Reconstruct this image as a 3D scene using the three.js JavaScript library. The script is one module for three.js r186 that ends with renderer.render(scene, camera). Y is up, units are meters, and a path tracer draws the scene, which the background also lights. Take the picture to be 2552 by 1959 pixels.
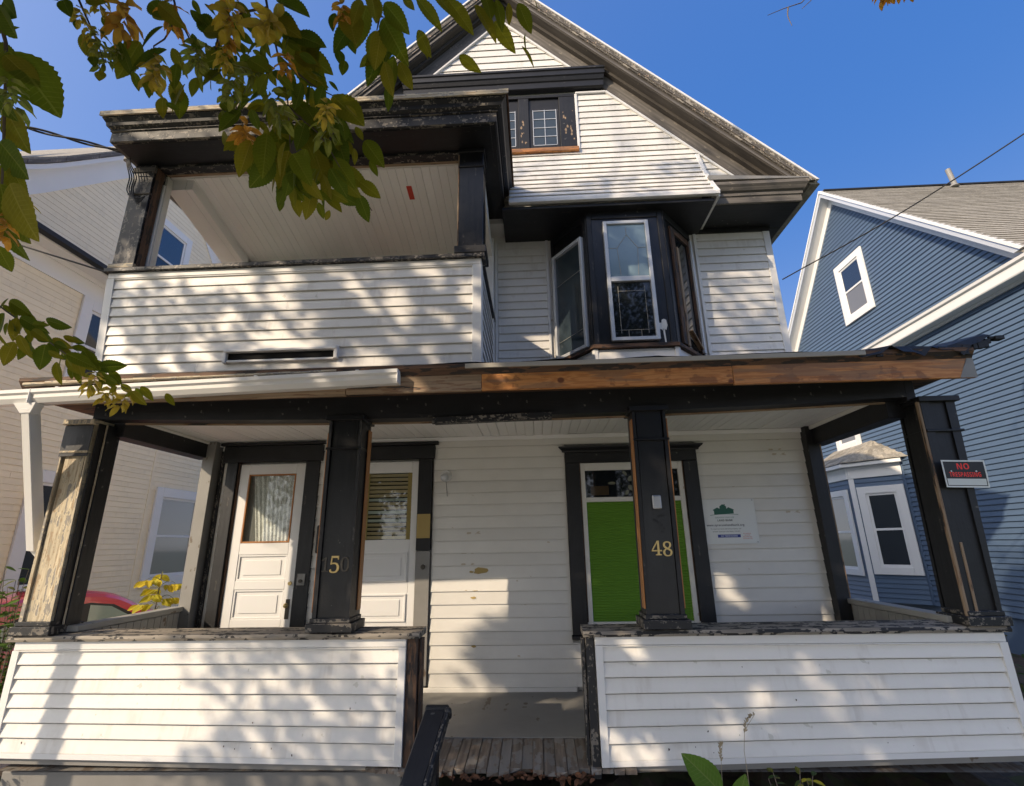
import * as THREE from 'three';
import { mergeGeometries } from 'three/addons/utils/BufferGeometryUtils.js';
import { RoundedBoxGeometry } from 'three/addons/geometries/RoundedBoxGeometry.js';
import { TextGeometry } from 'three/addons/geometries/TextGeometry.js';
import { FontLoader } from 'three/addons/loaders/FontLoader.js';

// ------------------------------------------------------------------ camera, sky, sun, exposure
const scene = new THREE.Scene();
const camera = new THREE.PerspectiveCamera(76.7, 1024 / 786, 0.05, 900);
camera.position.set(0, 2.0, 4.2);
camera.rotation.order = 'YXZ';
camera.rotation.set(THREE.MathUtils.degToRad(16.83), THREE.MathUtils.degToRad(2.49), THREE.MathUtils.degToRad(-1.0));
scene.add(camera);
const renderer = new THREE.WebGLRenderer({ antialias: true });
renderer.setSize(1024, 786);
renderer.toneMapping = THREE.LinearToneMapping;
renderer.toneMappingExposure = 1.65;
renderer.shadowMap.enabled = true;
renderer.shadowMap.type = THREE.PCFSoftShadowMap;

const SUN = new THREE.Vector3(-1.17, 0.86, 1).normalize();
function skyTexture() {
  const w = 512, h = 256, d = new Float32Array(w * h * 4);
  const zen = [0.020, 0.097, 0.33], mid = [0.049, 0.180, 0.48], hor = [0.76, 0.77, 0.78];
  for (let j = 0; j < h; j++) for (let i = 0; i < w; i++) {
    const phi = (i + 0.5) / w * Math.PI * 2 - Math.PI, th = ((j + 0.5) / h - 0.5) * Math.PI;
    const x = Math.cos(th) * Math.cos(phi), y = Math.sin(th), z = Math.cos(th) * Math.sin(phi);
    const el = Math.max(0, y), a = Math.pow(1 - el, 5), b = Math.pow(1 - el, 1.3);
    const c = Math.max(-1, Math.min(1, x * SUN.x + y * SUN.y + z * SUN.z)), g = Math.acos(c);
    const halo = 3.4 * Math.exp(-g * 3.6) + 3.0 * Math.exp(-g * 11) + 0.35 * Math.exp(-g * 1.9);
    for (let k = 0; k < 3; k++) {
      let v = zen[k] + (mid[k] - zen[k]) * b; v = v + (hor[k] - v) * a;
      v += halo * [0.96, 0.88, 0.74][k];
      if (y < 0) v = [0.30, 0.28, 0.24][k];
      d[(j * w + i) * 4 + k] = v;
    }
    d[(j * w + i) * 4 + 3] = 1;
  }
  const t = new THREE.DataTexture(d, w, h, THREE.RGBAFormat, THREE.FloatType);
  t.mapping = THREE.EquirectangularReflectionMapping; t.magFilter = t.minFilter = THREE.LinearFilter; t.wrapS = THREE.RepeatWrapping;
  t.needsUpdate = true; return t;
}
const sky = skyTexture();
scene.background = sky; scene.environment = sky;
const sun = new THREE.DirectionalLight(new THREE.Color(1, 0.815, 0.60), 3.0);
sun.position.copy(SUN).multiplyScalar(40).add(new THREE.Vector3(0, 3, 0)); sun.target.position.set(0, 3, 0);
sun.castShadow = true; sun.shadow.mapSize.set(4096, 4096);
Object.assign(sun.shadow.camera, { left: -16, right: 16, top: 16, bottom: -16, near: 1, far: 90 });
scene.add(sun, sun.target);

// ------------------------------------------------------------------ helpers
function mulberry(a) { return () => { a |= 0; a = a + 0x6D2B79F5 | 0; let t = Math.imul(a ^ a >>> 15, 1 | a); t = t + Math.imul(t ^ t >>> 7, 61 | t) ^ t; return ((t ^ t >>> 14) >>> 0) / 4294967296; }; }
const rnd = mulberry(48), R = (a, b) => a + (b - a) * rnd();
const V = (x, y, z) => new THREE.Vector3(x, y, z);
const clamp = (v, a = 0, b = 1) => Math.max(a, Math.min(b, v));
const sstep = (a, b, v) => { const t = clamp((v - a) / (b - a)); return t * t * (3 - 2 * t); };
const names = {};
function numbered(n) { const k = names[n] = (names[n] ?? -1) + 1; return k ? n + '_' + String(k).padStart(3, '0') : n; }

// tiling noise in 0..1
function tile(sz, px, py, oct, seed) {
  const out = new Float32Array(sz * sz); let tot = 0;
  for (let o = 0; o < oct; o++) {
    const w = px << o, h = py << o, r = mulberry(seed * 77 + o * 13 + 5), L = new Float32Array(w * h).map(() => r()), amp = Math.pow(0.55, o); tot += amp;
    for (let j = 0; j < sz; j++) {
      const fy = j / sz * h, y0 = Math.floor(fy), ty = fy - y0, sy = ty * ty * (3 - 2 * ty), r0 = (y0 % h) * w, r1 = ((y0 + 1) % h) * w;
      for (let i = 0; i < sz; i++) {
        const fx = i / sz * w, x0 = Math.floor(fx), tx = fx - x0, sx = tx * tx * (3 - 2 * tx), a = x0 % w, b = (x0 + 1) % w;
        const p = L[r0 + a] + (L[r0 + b] - L[r0 + a]) * sx, q = L[r1 + a] + (L[r1 + b] - L[r1 + a]) * sx;
        out[j * sz + i] += amp * (p + (q - p) * sy);
      }
    }
  }
  for (let i = 0; i < out.length; i++) out[i] = clamp((out[i] / tot - 0.5) * 1.5 + 0.5);
  return out;
}
const enc = v => Math.round(255 * clamp(v <= 0.0031308 ? v * 12.92 : 1.055 * Math.pow(v, 1 / 2.4) - 0.055));
function texture(sz, metres, fn, srgb = true) {
  const d = new Uint8Array(sz * sz * 4);
  for (let i = 0; i < sz * sz; i++) {
    const c = fn(i, (i % sz) / sz, Math.floor(i / sz) / sz);
    for (let k = 0; k < 3; k++) d[i * 4 + k] = srgb ? enc(c[k]) : Math.round(255 * clamp(c.length ? c[k] : c));
    d[i * 4 + 3] = 255;
  }
  const t = new THREE.DataTexture(d, sz, sz); t.wrapS = t.wrapT = THREE.RepeatWrapping; t.magFilter = THREE.LinearFilter; t.minFilter = THREE.LinearMipmapLinearFilter;
  t.generateMipmaps = true; t.colorSpace = srgb ? THREE.SRGBColorSpace : THREE.NoColorSpace; t.repeat.set(1 / metres[0], 1 / metres[1]); t.needsUpdate = true; return t;
}
const mix3 = (a, b, t) => [a[0] + (b[0] - a[0]) * t, a[1] + (b[1] - a[1]) * t, a[2] + (b[2] - a[2]) * t];
const N = 512;
const nA = tile(N, 4, 4, 6, 1), nB = tile(N, 9, 9, 5, 2), nG = tile(N, 3, 40, 4, 3), nH = tile(N, 6, 24, 5, 4), nF = tile(N, 48, 48, 3, 5), nC = tile(N, 16, 16, 4, 6), nS = tile(N, 24, 3, 5, 7);
const lin = (r, g, b) => new THREE.Color().setRGB(r, g, b);
const greyBump = texture(N, [1.2, 1.2], i => nG[i] * 0.7 + nF[i] * 0.3, false);
const softBump = texture(N, [1.0, 1.0], i => nA[i] * 0.6 + nB[i] * 0.4, false);

const T = {};
T.vinyl = texture(N, [1.7, 1.7], (i, u, v) => { const k = 0.93 + 0.07 * nA[i], d = 0.15 * sstep(0.52, 0.9, nS[i]) * sstep(0.35, 0.7, nB[i]), sp = sstep(0.93, 0.96, nC[i]) * 0.2; return [0.80 * k * (1 - d * 0.8 - sp), 0.78 * k * (1 - d * 0.9 - sp), 0.73 * k * (1 - d - sp * 1.2)]; });
T.oldwhite = texture(N, [1.3, 1.3], i => { const k = 0.88 + 0.12 * nA[i], ch = sstep(0.90, 0.93, nC[i] * 0.6 + nH[i] * 0.45); return mix3([0.80 * k, 0.78 * k, 0.725 * k], [0.45, 0.36, 0.22], ch * 0.7); });
T.clean = texture(N, [2, 2], i => { const k = 0.94 + 0.06 * nA[i]; return [0.78 * k, 0.775 * k, 0.755 * k]; });
T.black = texture(N, [0.9, 0.9], i => { const k = 0.7 + 0.6 * nB[i], s = sstep(0.74, 0.84, nH[i] * 0.35 + nC[i] * 0.25 + nG[i] * 0.3 + nF[i] * 0.15), w = sstep(0.945, 0.96, nC[i]); return mix3(mix3([0.0095 * k, 0.0098 * k, 0.0115 * k], [0.075, 0.065, 0.055], s * 0.6), [0.4, 0.38, 0.34], w * 0.2); });
const pv = i => nH[i] * 0.45 + nC[i] * 0.25 + nF[i] * 0.38, peelM = i => sstep(0.655, 0.69, pv(i));
T.peel = texture(N, [0.8, 0.8], i => { const m = peelM(i), e = sstep(0.635, 0.655, pv(i)) * (1 - m); const k = 0.5 + 0.7 * nG[i]; return mix3(mix3([0.011, 0.0115, 0.0135], [0.20 * k, 0.175 * k, 0.145 * k], m), [0.32, 0.29, 0.235], e * 0.5); });
T.railtop = texture(N, [0.9, 0.9], i => { const v = nH[i] * 0.65 + nC[i] * 0.35, k = 0.55 + 0.7 * nG[i]; return mix3([0.30 * k, 0.265 * k, 0.215 * k], [0.022, 0.021, 0.02], sstep(0.57, 0.61, nF[i] * 0.2 + v * 0.85)); });
T.cream = texture(N, [0.7, 0.7], i => { const a = nG[i] * 0.45 + nH[i] * 0.45 + nF[i] * 0.15, k = 0.55 + 0.6 * nG[i]; let c = mix3([0.62 * k, 0.53 * k, 0.37 * k], [0.21, 0.20, 0.19], sstep(0.60, 0.64, a) * 0.85); return mix3(c, [0.30, 0.19, 0.10], sstep(0.40, 0.34, a) * 0.6); });
T.brown = texture(N, [0.9, 0.9], i => { const k = 0.5 + 0.9 * nG[i], m = sstep(0.55, 0.62, nH[i]); return mix3([0.115 * k, 0.062 * k, 0.036 * k], [0.035, 0.026, 0.022], m); });
T.grey = texture(N, [1.4, 1.4], i => { const k = 0.85 + 0.3 * nA[i], s = sstep(0.78, 0.84, nC[i] * 0.6 + nH[i] * 0.45); return mix3([0.235 * k, 0.228 * k, 0.212 * k], [0.13, 0.10, 0.075], s); });
T.rake = texture(N, [0.9, 0.9], i => { const k = 0.6 + 0.7 * nG[i], s = sstep(0.70, 0.80, nF[i] * 0.35 + nC[i] * 0.35 + nH[i] * 0.35); return mix3([0.135 * k, 0.122 * k, 0.108 * k], [0.30, 0.26, 0.21], s * 0.6); });
T.flaky = texture(N, [0.9, 0.9], i => { const v = nF[i] * 0.35 + nC[i] * 0.3 + nH[i] * 0.4, k = 0.6 + 0.7 * nG[i]; return mix3(mix3([0.11 * k, 0.098 * k, 0.085 * k], [0.40, 0.36, 0.30], sstep(0.52, 0.60, v) * 0.8), [0.42, 0.24, 0.14], sstep(0.80, 0.84, nC[i]) * 0.6); });
T.pine = texture(1024, [2.4, 0.6], (i0, u, v) => {
  const x = Math.floor(u * 512), y = Math.floor(v * 512), i = y * 512 + x, g = nG[(y * 512 + x) % (512 * 512)]; let wv = 0, kn = 0;
  for (const [ku, kv, kr] of [[0.12, 0.3, 0.03], [0.33, 0.62, 0.022], [0.55, 0.4, 0.034], [0.71, 0.7, 0.025], [0.9, 0.22, 0.03], [0.45, 0.82, 0.02], [0.82, 0.55, 0.018]]) { const dx = (u - ku) * 2.4, dy = (v - kv) * 0.6, r = Math.hypot(dx, dy * 1.2) / kr; kn = Math.max(kn, 1 - sstep(0.6, 1.1, r)); wv += Math.exp(-r * r * 0.12) * 2.2 * Math.sign(dy || 1); }
  const ring = 0.5 + 0.5 * Math.sin((v * 26 + wv * 1.6 + nA[i] * 7 + g * 2) * 2.4), st = sstep(0.62, 0.75, nA[i] * 0.7 + nH[i] * 0.4);
  let c = mix3([0.60, 0.27, 0.085], [0.42, 0.15, 0.035], ring * 0.75); c = mix3(c, [0.17, 0.055, 0.018], kn); c = mix3(c, [0.16, 0.055, 0.02], sstep(0.62, 0.72, nS[i] * 0.5 + nB[i] * 0.55) * 0.6); return mix3(c, [0.22, 0.13, 0.075], st * 0.6);
});
T.oldpine = texture(N, [1.6, 0.5], i => { const k = 0.6 + 0.65 * nG[i], s = sstep(0.6, 0.66, nH[i] * 0.6 + nB[i] * 0.45), b = sstep(0.70, 0.74, nB[i] * 0.5 + nH[i] * 0.5); return mix3(mix3([0.33 * k, 0.235 * k, 0.15 * k], [0.17, 0.07, 0.03], s * 0.55), [0.05, 0.045, 0.04], b); });
T.deck = texture(N, [0.9, 0.9], i => { const k = 0.55 + 0.8 * nG[i], m = sstep(0.50, 0.58, nB[i] * 0.6 + nH[i] * 0.4); return mix3([0.19 * k, 0.15 * k, 0.115 * k], [0.235, 0.225, 0.205], m * 0.75); });
T.shingle = texture(N, [1.6, 1.6], i => { const k = 0.6 + 0.55 * nF[i] + 0.35 * nA[i]; return [0.27 * k, 0.25 * k, 0.21 * k]; });
T.blue = texture(N, [2.2, 2.2], i => { const k = 0.92 + 0.14 * nA[i]; return [0.085 * k, 0.132 * k, 0.205 * k]; });
T.creamwall = texture(N, [2.0, 2.0], i => { const k = 0.92 + 0.10 * nA[i], d = sstep(0.62, 0.9, nS[i]) * 0.06; return [0.93 * k * (1 - d), 0.81 * k * (1 - d), 0.58 * k * (1 - d)]; });
T.soil = texture(N, [1.5, 1.5], i => { const k = 0.4 + 1.1 * nA[i] * (0.5 + nF[i]); return mix3([0.055 * k, 0.04 * k, 0.027 * k], [0.05, 0.07, 0.018], sstep(0.55, 0.75, nB[i]) * 0.6); });
T.asphalt = texture(N, [2, 2], i => { const k = 0.6 + 0.5 * nF[i] + 0.3 * nA[i]; return [0.075 * k, 0.073 * k, 0.07 * k]; });
T.concrete = texture(N, [2, 2], i => { const k = 0.7 + 0.2 * nF[i] + 0.3 * nA[i]; return [0.46 * k, 0.435 * k, 0.385 * k]; });
T.mossy = texture(N, [0.8, 0.8], i => { const k = 0.6 + 0.6 * nA[i]; return mix3([0.15 * k, 0.135 * k, 0.11 * k], [0.05, 0.055, 0.02], sstep(0.45, 0.6, nB[i])); });
T.grass = texture(N, [1.2, 1.2], i => { const k = 0.4 + 1.0 * nF[i] * (0.5 + nA[i]); return [0.075 * k, 0.11 * k, 0.028 * k]; });
T.bark = texture(N, [0.8, 0.8], i => { const k = 0.5 + 0.9 * nG[i]; return [0.13 * k, 0.105 * k, 0.082 * k]; });

const std = (map, rough, o = {}) => new THREE.MeshStandardMaterial({ map, roughness: rough, ...o });
const shades = (mk, k = [1, 0.965, 1.02, 0.985]) => k.map(f => { const m = mk(); m.color.setRGB(f, f * (0.997 + 0.003 * f), f); return m; });
const M = {
  vinyl: shades(() => std(T.vinyl, 0.46, { bumpMap: softBump, bumpScale: 0.0025 })),
  oldwhite: shades(() => std(T.oldwhite, 0.5, { bumpMap: greyBump, bumpScale: 0.0008 }), [1, 0.95, 1.01, 0.975, 0.93]),
  white: std(T.clean, 0.5), oldtrim: std(T.oldwhite, 0.55), inwhite: shades(() => std(T.clean, 0.6), [1.15, 1.12, 1.16, 1.135]), lightgrey: std(T.clean, 0.7), edge: std(T.oldwhite, 0.6, { color: lin(0.5, 0.48, 0.44) }),
  black: std(T.black, 0.5, { bumpMap: greyBump, bumpScale: 0.0015 }), blackgloss: std(T.black, 0.32, { bumpMap: greyBump, bumpScale: 0.0012 }),
  railtop: std(T.railtop, 0.7, { bumpMap: T.railtop, bumpScale: 0.003 }), peel: std(T.peel, 0.55, { bumpMap: T.peel, bumpScale: 0.003 }), cream: std(T.cream, 0.7, { bumpMap: T.cream, bumpScale: 0.004 }),
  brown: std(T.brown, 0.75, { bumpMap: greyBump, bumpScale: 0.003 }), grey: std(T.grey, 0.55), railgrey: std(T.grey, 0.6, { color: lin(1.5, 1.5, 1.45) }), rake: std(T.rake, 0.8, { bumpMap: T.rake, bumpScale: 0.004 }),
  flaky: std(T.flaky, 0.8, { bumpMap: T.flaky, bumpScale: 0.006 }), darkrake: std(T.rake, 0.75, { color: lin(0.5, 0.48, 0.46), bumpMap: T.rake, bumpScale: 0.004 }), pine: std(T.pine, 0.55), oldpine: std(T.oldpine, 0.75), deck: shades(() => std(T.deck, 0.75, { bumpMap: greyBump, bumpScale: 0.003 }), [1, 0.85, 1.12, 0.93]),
  shingle: std(T.shingle, 0.95, { bumpMap: softBump, bumpScale: 0.004 }), blue: shades(() => std(T.blue, 0.5), [1, 0.97, 1.03, 0.99]),
  creamwall: shades(() => std(T.creamwall, 0.6), [1, 0.97, 1.01, 0.985]), soil: std(T.soil, 0.95, { bumpMap: T.soil, bumpScale: 0.02 }), asphalt: std(T.asphalt, 0.9), concrete: std(T.concrete, 0.85), mossy: std(T.mossy, 0.95, { bumpMap: softBump, bumpScale: 0.01 }), grass: std(T.grass, 0.95, { bumpMap: T.grass, bumpScale: 0.02 }), bark: std(T.bark, 0.9, { bumpMap: greyBump, bumpScale: 0.01 }),
  glass: new THREE.MeshPhysicalMaterial({ color: lin(0.95, 0.97, 0.96), transmission: 1, thickness: 0, roughness: 0.03, ior: 1.5 }),
  dark: new THREE.MeshPhysicalMaterial({ color: lin(0.012, 0.015, 0.018), roughness: 0.04, ior: 1.7 }),
  blueglass: new THREE.MeshPhysicalMaterial({ color: lin(0.012, 0.016, 0.02), roughness: 0.03, ior: 2.2 }),
  leaded: new THREE.MeshPhysicalMaterial({ color: lin(0.035, 0.05, 0.06), roughness: 0.05, ior: 1.7 }),
  skypane: new THREE.MeshPhysicalMaterial({ color: lin(0.20, 0.29, 0.35), roughness: 0.12, ior: 1.7 }),
  shade: new THREE.MeshPhysicalMaterial({ color: lin(0.16, 0.155, 0.14), roughness: 0.35, ior: 1.6, clearcoat: 1, clearcoatRoughness: 0.04 }),
  void: new THREE.MeshStandardMaterial({ color: lin(0.006, 0.006, 0.006), roughness: 1 }),
  metal: new THREE.MeshStandardMaterial({ color: lin(0.45, 0.45, 0.46), metalness: 0.9, roughness: 0.42 }),
  alu: new THREE.MeshStandardMaterial({ color: lin(0.62, 0.64, 0.66), metalness: 0.25, roughness: 0.42 }),
  brass: new THREE.MeshStandardMaterial({ color: lin(0.62, 0.46, 0.20), metalness: 0.85, roughness: 0.38 }),
  dullbrass: new THREE.MeshStandardMaterial({ color: lin(0.09, 0.08, 0.065), metalness: 0.4, roughness: 0.6 }),
  rubber: new THREE.MeshStandardMaterial({ color: lin(0.012, 0.012, 0.013), roughness: 0.6 }),
  orangewood: new THREE.MeshStandardMaterial({ color: lin(0.40, 0.17, 0.05), roughness: 0.5 }),
  tape: new THREE.MeshStandardMaterial({ color: lin(0.40, 0.29, 0.10), roughness: 0.7 }),
  red: new THREE.MeshPhysicalMaterial({ color: lin(0.42, 0.015, 0.02), roughness: 0.35, clearcoat: 1, clearcoatRoughness: 0.05 }),
  redmark: new THREE.MeshStandardMaterial({ color: lin(0.55, 0.06, 0.035), roughness: 0.6 }),
};

// geometry builder: polygons with uv in metres, grain along the vector g
class GB {
  constructor() { this.p = []; this.u = []; this.o = [R(0, 7), R(0, 7)]; }
  poly(pts, g = [1, 0, 0]) {
    const [a, b, c] = pts, e1 = [b[0] - a[0], b[1] - a[1], b[2] - a[2]], l = pts.length > 3 ? pts[pts.length - 1] : c, e2 = [l[0] - a[0], l[1] - a[1], l[2] - a[2]];
    let n = [e1[1] * e2[2] - e1[2] * e2[1], e1[2] * e2[0] - e1[0] * e2[2], e1[0] * e2[1] - e1[1] * e2[0]]; const nl = Math.hypot(...n) || 1; n = n.map(v => v / nl);
    let d = n[0] * g[0] + n[1] * g[1] + n[2] * g[2]; if (Math.abs(d) > 0.9) { g = Math.abs(n[1]) > 0.7 ? [1, 0, 0] : [0, 1, 0]; d = n[0] * g[0] + n[1] * g[1] + n[2] * g[2]; }
    let t = [g[0] - n[0] * d, g[1] - n[1] * d, g[2] - n[2] * d]; const tl = Math.hypot(...t) || 1; t = t.map(v => v / tl);
    const w = [n[1] * t[2] - n[2] * t[1], n[2] * t[0] - n[0] * t[2], n[0] * t[1] - n[1] * t[0]];
    const uv = q => [q[0] * t[0] + q[1] * t[1] + q[2] * t[2] + this.o[0], q[0] * w[0] + q[1] * w[1] + q[2] * w[2] + this.o[1]];
    for (let k = 1; k < pts.length - 1; k++) for (const q of [pts[0], pts[k], pts[k + 1]]) { this.p.push(...q); this.u.push(...uv(q)); }
    return this;
  }
  box(x0, x1, y0, y1, z0, z1, { c = 0.004, g, m } = {}) {
    const lo = [Math.min(x0, x1), Math.min(y0, y1), Math.min(z0, z1)], hi = [Math.max(x0, x1), Math.max(y0, y1), Math.max(z0, z1)], s = hi.map((v, k) => v - lo[k]);
    c = Math.min(c, 0.3 * Math.min(...s));
    const ax = g ?? s.indexOf(Math.max(...s)), gv = [0, 0, 0]; gv[ax] = 1;
    const P = (sg, on) => { const q = [0, 1, 2].map(k => { const e = sg[k] > 0 ? hi[k] : lo[k]; return k === on ? e : e - sg[k] * c; }); if (!m) return q; const v = V(...q).applyMatrix4(m); return [v.x, v.y, v.z]; };
    const G = m ? V(...gv).transformDirection(m).toArray() : gv;
    for (let k = 0; k < 3; k++) for (const sg of [-1, 1]) {
      const a = (k + 1) % 3, b = (k + 2) % 3, q = [];
      for (const [i, j] of [[-1, -1], [1, -1], [1, 1], [-1, 1]]) { const v = [0, 0, 0]; v[k] = sg; v[a] = i; v[b] = j; q.push(P(v, k)); }
      this.poly(sg > 0 ? q : q.reverse(), G);
    }
    if (c > 0) {
      for (let k = 0; k < 3; k++) { const a = (k + 1) % 3, b = (k + 2) % 3; for (const i of [-1, 1]) for (const j of [-1, 1]) { const v = [0, 0, 0], w = [0, 0, 0]; v[k] = -1; w[k] = 1; v[a] = w[a] = i; v[b] = w[b] = j; const q = [P(v, a), P(w, a), P(w, b), P(v, b)]; this.poly(i * j > 0 ? q : q.reverse(), G); } }
      for (const i of [-1, 1]) for (const j of [-1, 1]) for (const k of [-1, 1]) { const v = [i, j, k], q = [P(v, 0), P(v, 1), P(v, 2)]; this.poly(i * j * k > 0 ? q : q.reverse(), G); }
    }
    return this;
  }
  // bar between two points: w across, h along up
  bar(a, b, w, h, up = [0, 1, 0], o = {}) {
    const A = V(...a), B = V(...b), x = B.clone().sub(A), L = x.length(); x.normalize(); const z = x.clone().cross(V(...up)).normalize(), y = z.clone().cross(x);
    const m = new THREE.Matrix4().makeBasis(x, y, z).setPosition(A);
    return this.box(0, L, -h / 2, h / 2, -w / 2, w / 2, { m, g: 0, ...o });
  }
  // moulding: closed profile [[d, y], ...], swept from f0(d, y) to f1(d, y)
  mould(prof, f0, f1, g = [1, 0, 0], caps = true) {
    const n = prof.length, A = prof.map(q => f0(...q)), B = prof.map(q => f1(...q));
    for (let k = 0; k < n; k++) { const j = (k + 1) % n; this.poly([A[k], B[k], B[j], A[j]], g); }
    if (caps) for (const E of [A, B]) { const sh = THREE.ShapeUtils.triangulateShape(prof.map(q => new THREE.Vector2(...q)), []); for (const t of sh) this.poly(t.map(k => E[k]), g); }
    return this;
  }
  geo() { const g = new THREE.BufferGeometry(); g.setAttribute('position', new THREE.Float32BufferAttribute(this.p, 3)); g.setAttribute('uv', new THREE.Float32BufferAttribute(this.u, 2)); g.computeVertexNormals(); return g; }
}
const B = (...a) => new GB().box(...a);
function thing(name, label, category, base = [0, 0, 0], group) {
  const o = new THREE.Group(); o.name = numbered(name); o.position.set(...base); o.userData = { label, category }; if (group) o.userData.group = group; scene.add(o); return o;
}
function mesh(parent, name, g, mat, label) {
  const geo = g instanceof GB ? g.geo() : g, o = new THREE.Mesh(geo, mat); o.name = parent ? name : numbered(name); o.castShadow = o.receiveShadow = true; if (label) o.userData.label = label;
  if (parent && parent.isGroup && parent.parent === scene) o.position.copy(parent.position).negate();   // geometry is in world metres
  (parent || scene).add(o); return o;
}
function single(name, g, mat, label, category, group) { const o = mesh(null, name, g, mat, label); o.userData.category = category; if (group) o.userData.group = group; return o; }
function structure(name, g, mat) { const o = mesh(null, name, g, mat); o.userData.kind = 'structure'; return o; }

// clapboards on the plane O + x U + y W, facing Nn; segs(yb, yt) gives [xl_b, xr_b, xl_t, xr_t] runs; out(y) adds depth
function siding(parent, { O = [0, 0, 0], U = [1, 0, 0], W = [0, 1, 0], Nn = [0, 0, 1] }, y0, y1, n, segs, mats, { t = 0.016, out = () => 0, warp = 0.0012, name = 'siding_board', step = 0.5, slot = 0.007 } = {}) {
  const P = (x, y, d) => [0, 1, 2].map(k => O[k] + U[k] * x + W[k] * y + Nn[k] * d), e = (y1 - y0) / n, all = [];
  for (let i = 0; i < n; i++) {
    const yb = y0 + i * e, yt = yb + e;
    const runs = [];
    for (const [l, r, l2, r2] of segs(yb, yt)) { if (r - l > 2.4 && rnd() < 0.75) { const f = R(0.25, 0.75), m = l + (r - l) * f, m2 = clamp(m, l2 + 0.02, r2 - 0.02); runs.push([l, m - 0.001, l2, m2 - 0.001], [m + 0.001, r, m2 + 0.001, r2]); } else runs.push([l, r, l2, r2]); }
    for (const [lb, rb, lt, rt] of runs) {
      if (rb - lb < 0.03 && rt - lt < 0.03) continue;
      const g = new GB(), k = Math.max(1, Math.round((rb - lb) / step)), ob = out(yb), ot = out(yt), q = [], dy = R(-0.0012, 0.0012);
      for (let s = 0; s <= k; s++) { const f = s / k, w = R(-warp, warp), xb = lb + (rb - lb) * f, xt = lt + (rt - lt) * f; q.push([P(xb, yb + dy + 0.012, ob + t + 0.001 + w), P(xb, yb + dy, ob + t + 0.0015 + w), P(xb, yb + dy, ob + t + 0.005 + w), P(xb, yb + 0.005 + dy, ob + t + 0.0055 + w), P(xt, yt + dy - slot, ot + 0.0075 + w * 0.4), P(xt, yt + dy - slot + 0.0007, ot + 0.0005), P(xt, yt + 0.012, ot + 0.0003)]); }
      for (let s = 0; s < k; s++) for (let r = 0; r < 6; r++) g.poly([q[s][r], q[s + 1][r], q[s + 1][r + 1], q[s][r + 1]], U);
      for (const s of [0, k]) g.poly([P(s ? rb : lb, yb, ob - 0.003), ...q[s].slice(2, 5)], U);
      const mm = mats[Math.floor(rnd() * mats.length)];
      mesh(parent, name, g, mm);
    }
  }
}
const wallFrame = { O: [0, 0, 0] };

// ------------------------------------------------------------------ ground
{
  const g = new THREE.PlaneGeometry(900, 900, 1, 1).rotateX(-Math.PI / 2); const uv = g.attributes.uv; for (let i = 0; i < uv.count; i++) uv.setXY(i, uv.getX(i) * 900, uv.getY(i) * 900);
  structure('ground', g, M.grass);
  const flat = (n, x0, x1, z0, z1, y, m) => structure(n, new GB().poly([[x0, y, z1], [x1, y, z1], [x1, y, z0], [x0, y, z0]]), m);
  flat('driveway', -7.9, -4.75, -14, 9.4, 0.012, M.concrete);
  flat('front_path', -4.7, 3.4, 1.3, 9.4, 0.014, M.concrete);
  flat('soil', 3.3, 8.6, -14, 0.8, 0.016, M.soil);
  structure('sidewalk', B(-60, 60, -0.1, 0.06, 9.4, 11.0, { c: 0.01 }), M.concrete);
  structure('road', B(-150, 150, -0.2, 0.03, 13.0, 21.0, { c: 0.01 }), M.asphalt);
  structure('sidewalk', B(-60, 60, -0.1, 0.07, 23, 24.6, { c: 0.01 }), M.concrete);
  // bare soil heaped against the porch
  const s = new GB(), nx = 60, nz = 10, hh = (x, z) => 0.05 + 0.17 * sstep(1.6, 0.1, z) + 0.035 * Math.sin(x * 5.1 + z * 3) + 0.03 * Math.sin(x * 13 - z * 7);
  for (let i = 0; i < nx; i++) for (let j = 0; j < nz; j++) { const X = k => -4.7 + 9.2 * k / nx, Z = k => -1.5 + 3.2 * k / nz; s.poly([[X(i), hh(X(i), Z(j + 1)), Z(j + 1)], [X(i + 1), hh(X(i + 1), Z(j + 1)), Z(j + 1)], [X(i + 1), hh(X(i + 1), Z(j)), Z(j)], [X(i), hh(X(i), Z(j)), Z(j)]]); }
  structure('soil', s, M.soil);
}

// ------------------------------------------------------------------ the white house
const H = thing('white_house', 'weathered white clapboard house with black trim, front porch, corner balcony and steep front gable', 'house', [0, 0, -5]);
const hp = (n, g, m, l) => mesh(H, n, g, m, l);
const ZW = -1.5;                                                    // face of the front wall
hp('house_body', new GB().box(-3.74, 3.09, 0, 6.0, -11, ZW - 0.085), M.oldtrim);
{ // gable volume behind the front gable
  const g = new GB(); const A = [[-3.74, 5.9], [3.09, 5.9], [-0.3, 9.3]];
  g.mould(A, (d, y) => [d, y, -11], (d, y) => [d, y, -1.22], [0, 0, 1]); hp('gable_body', g, M.oldtrim);
}
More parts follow.
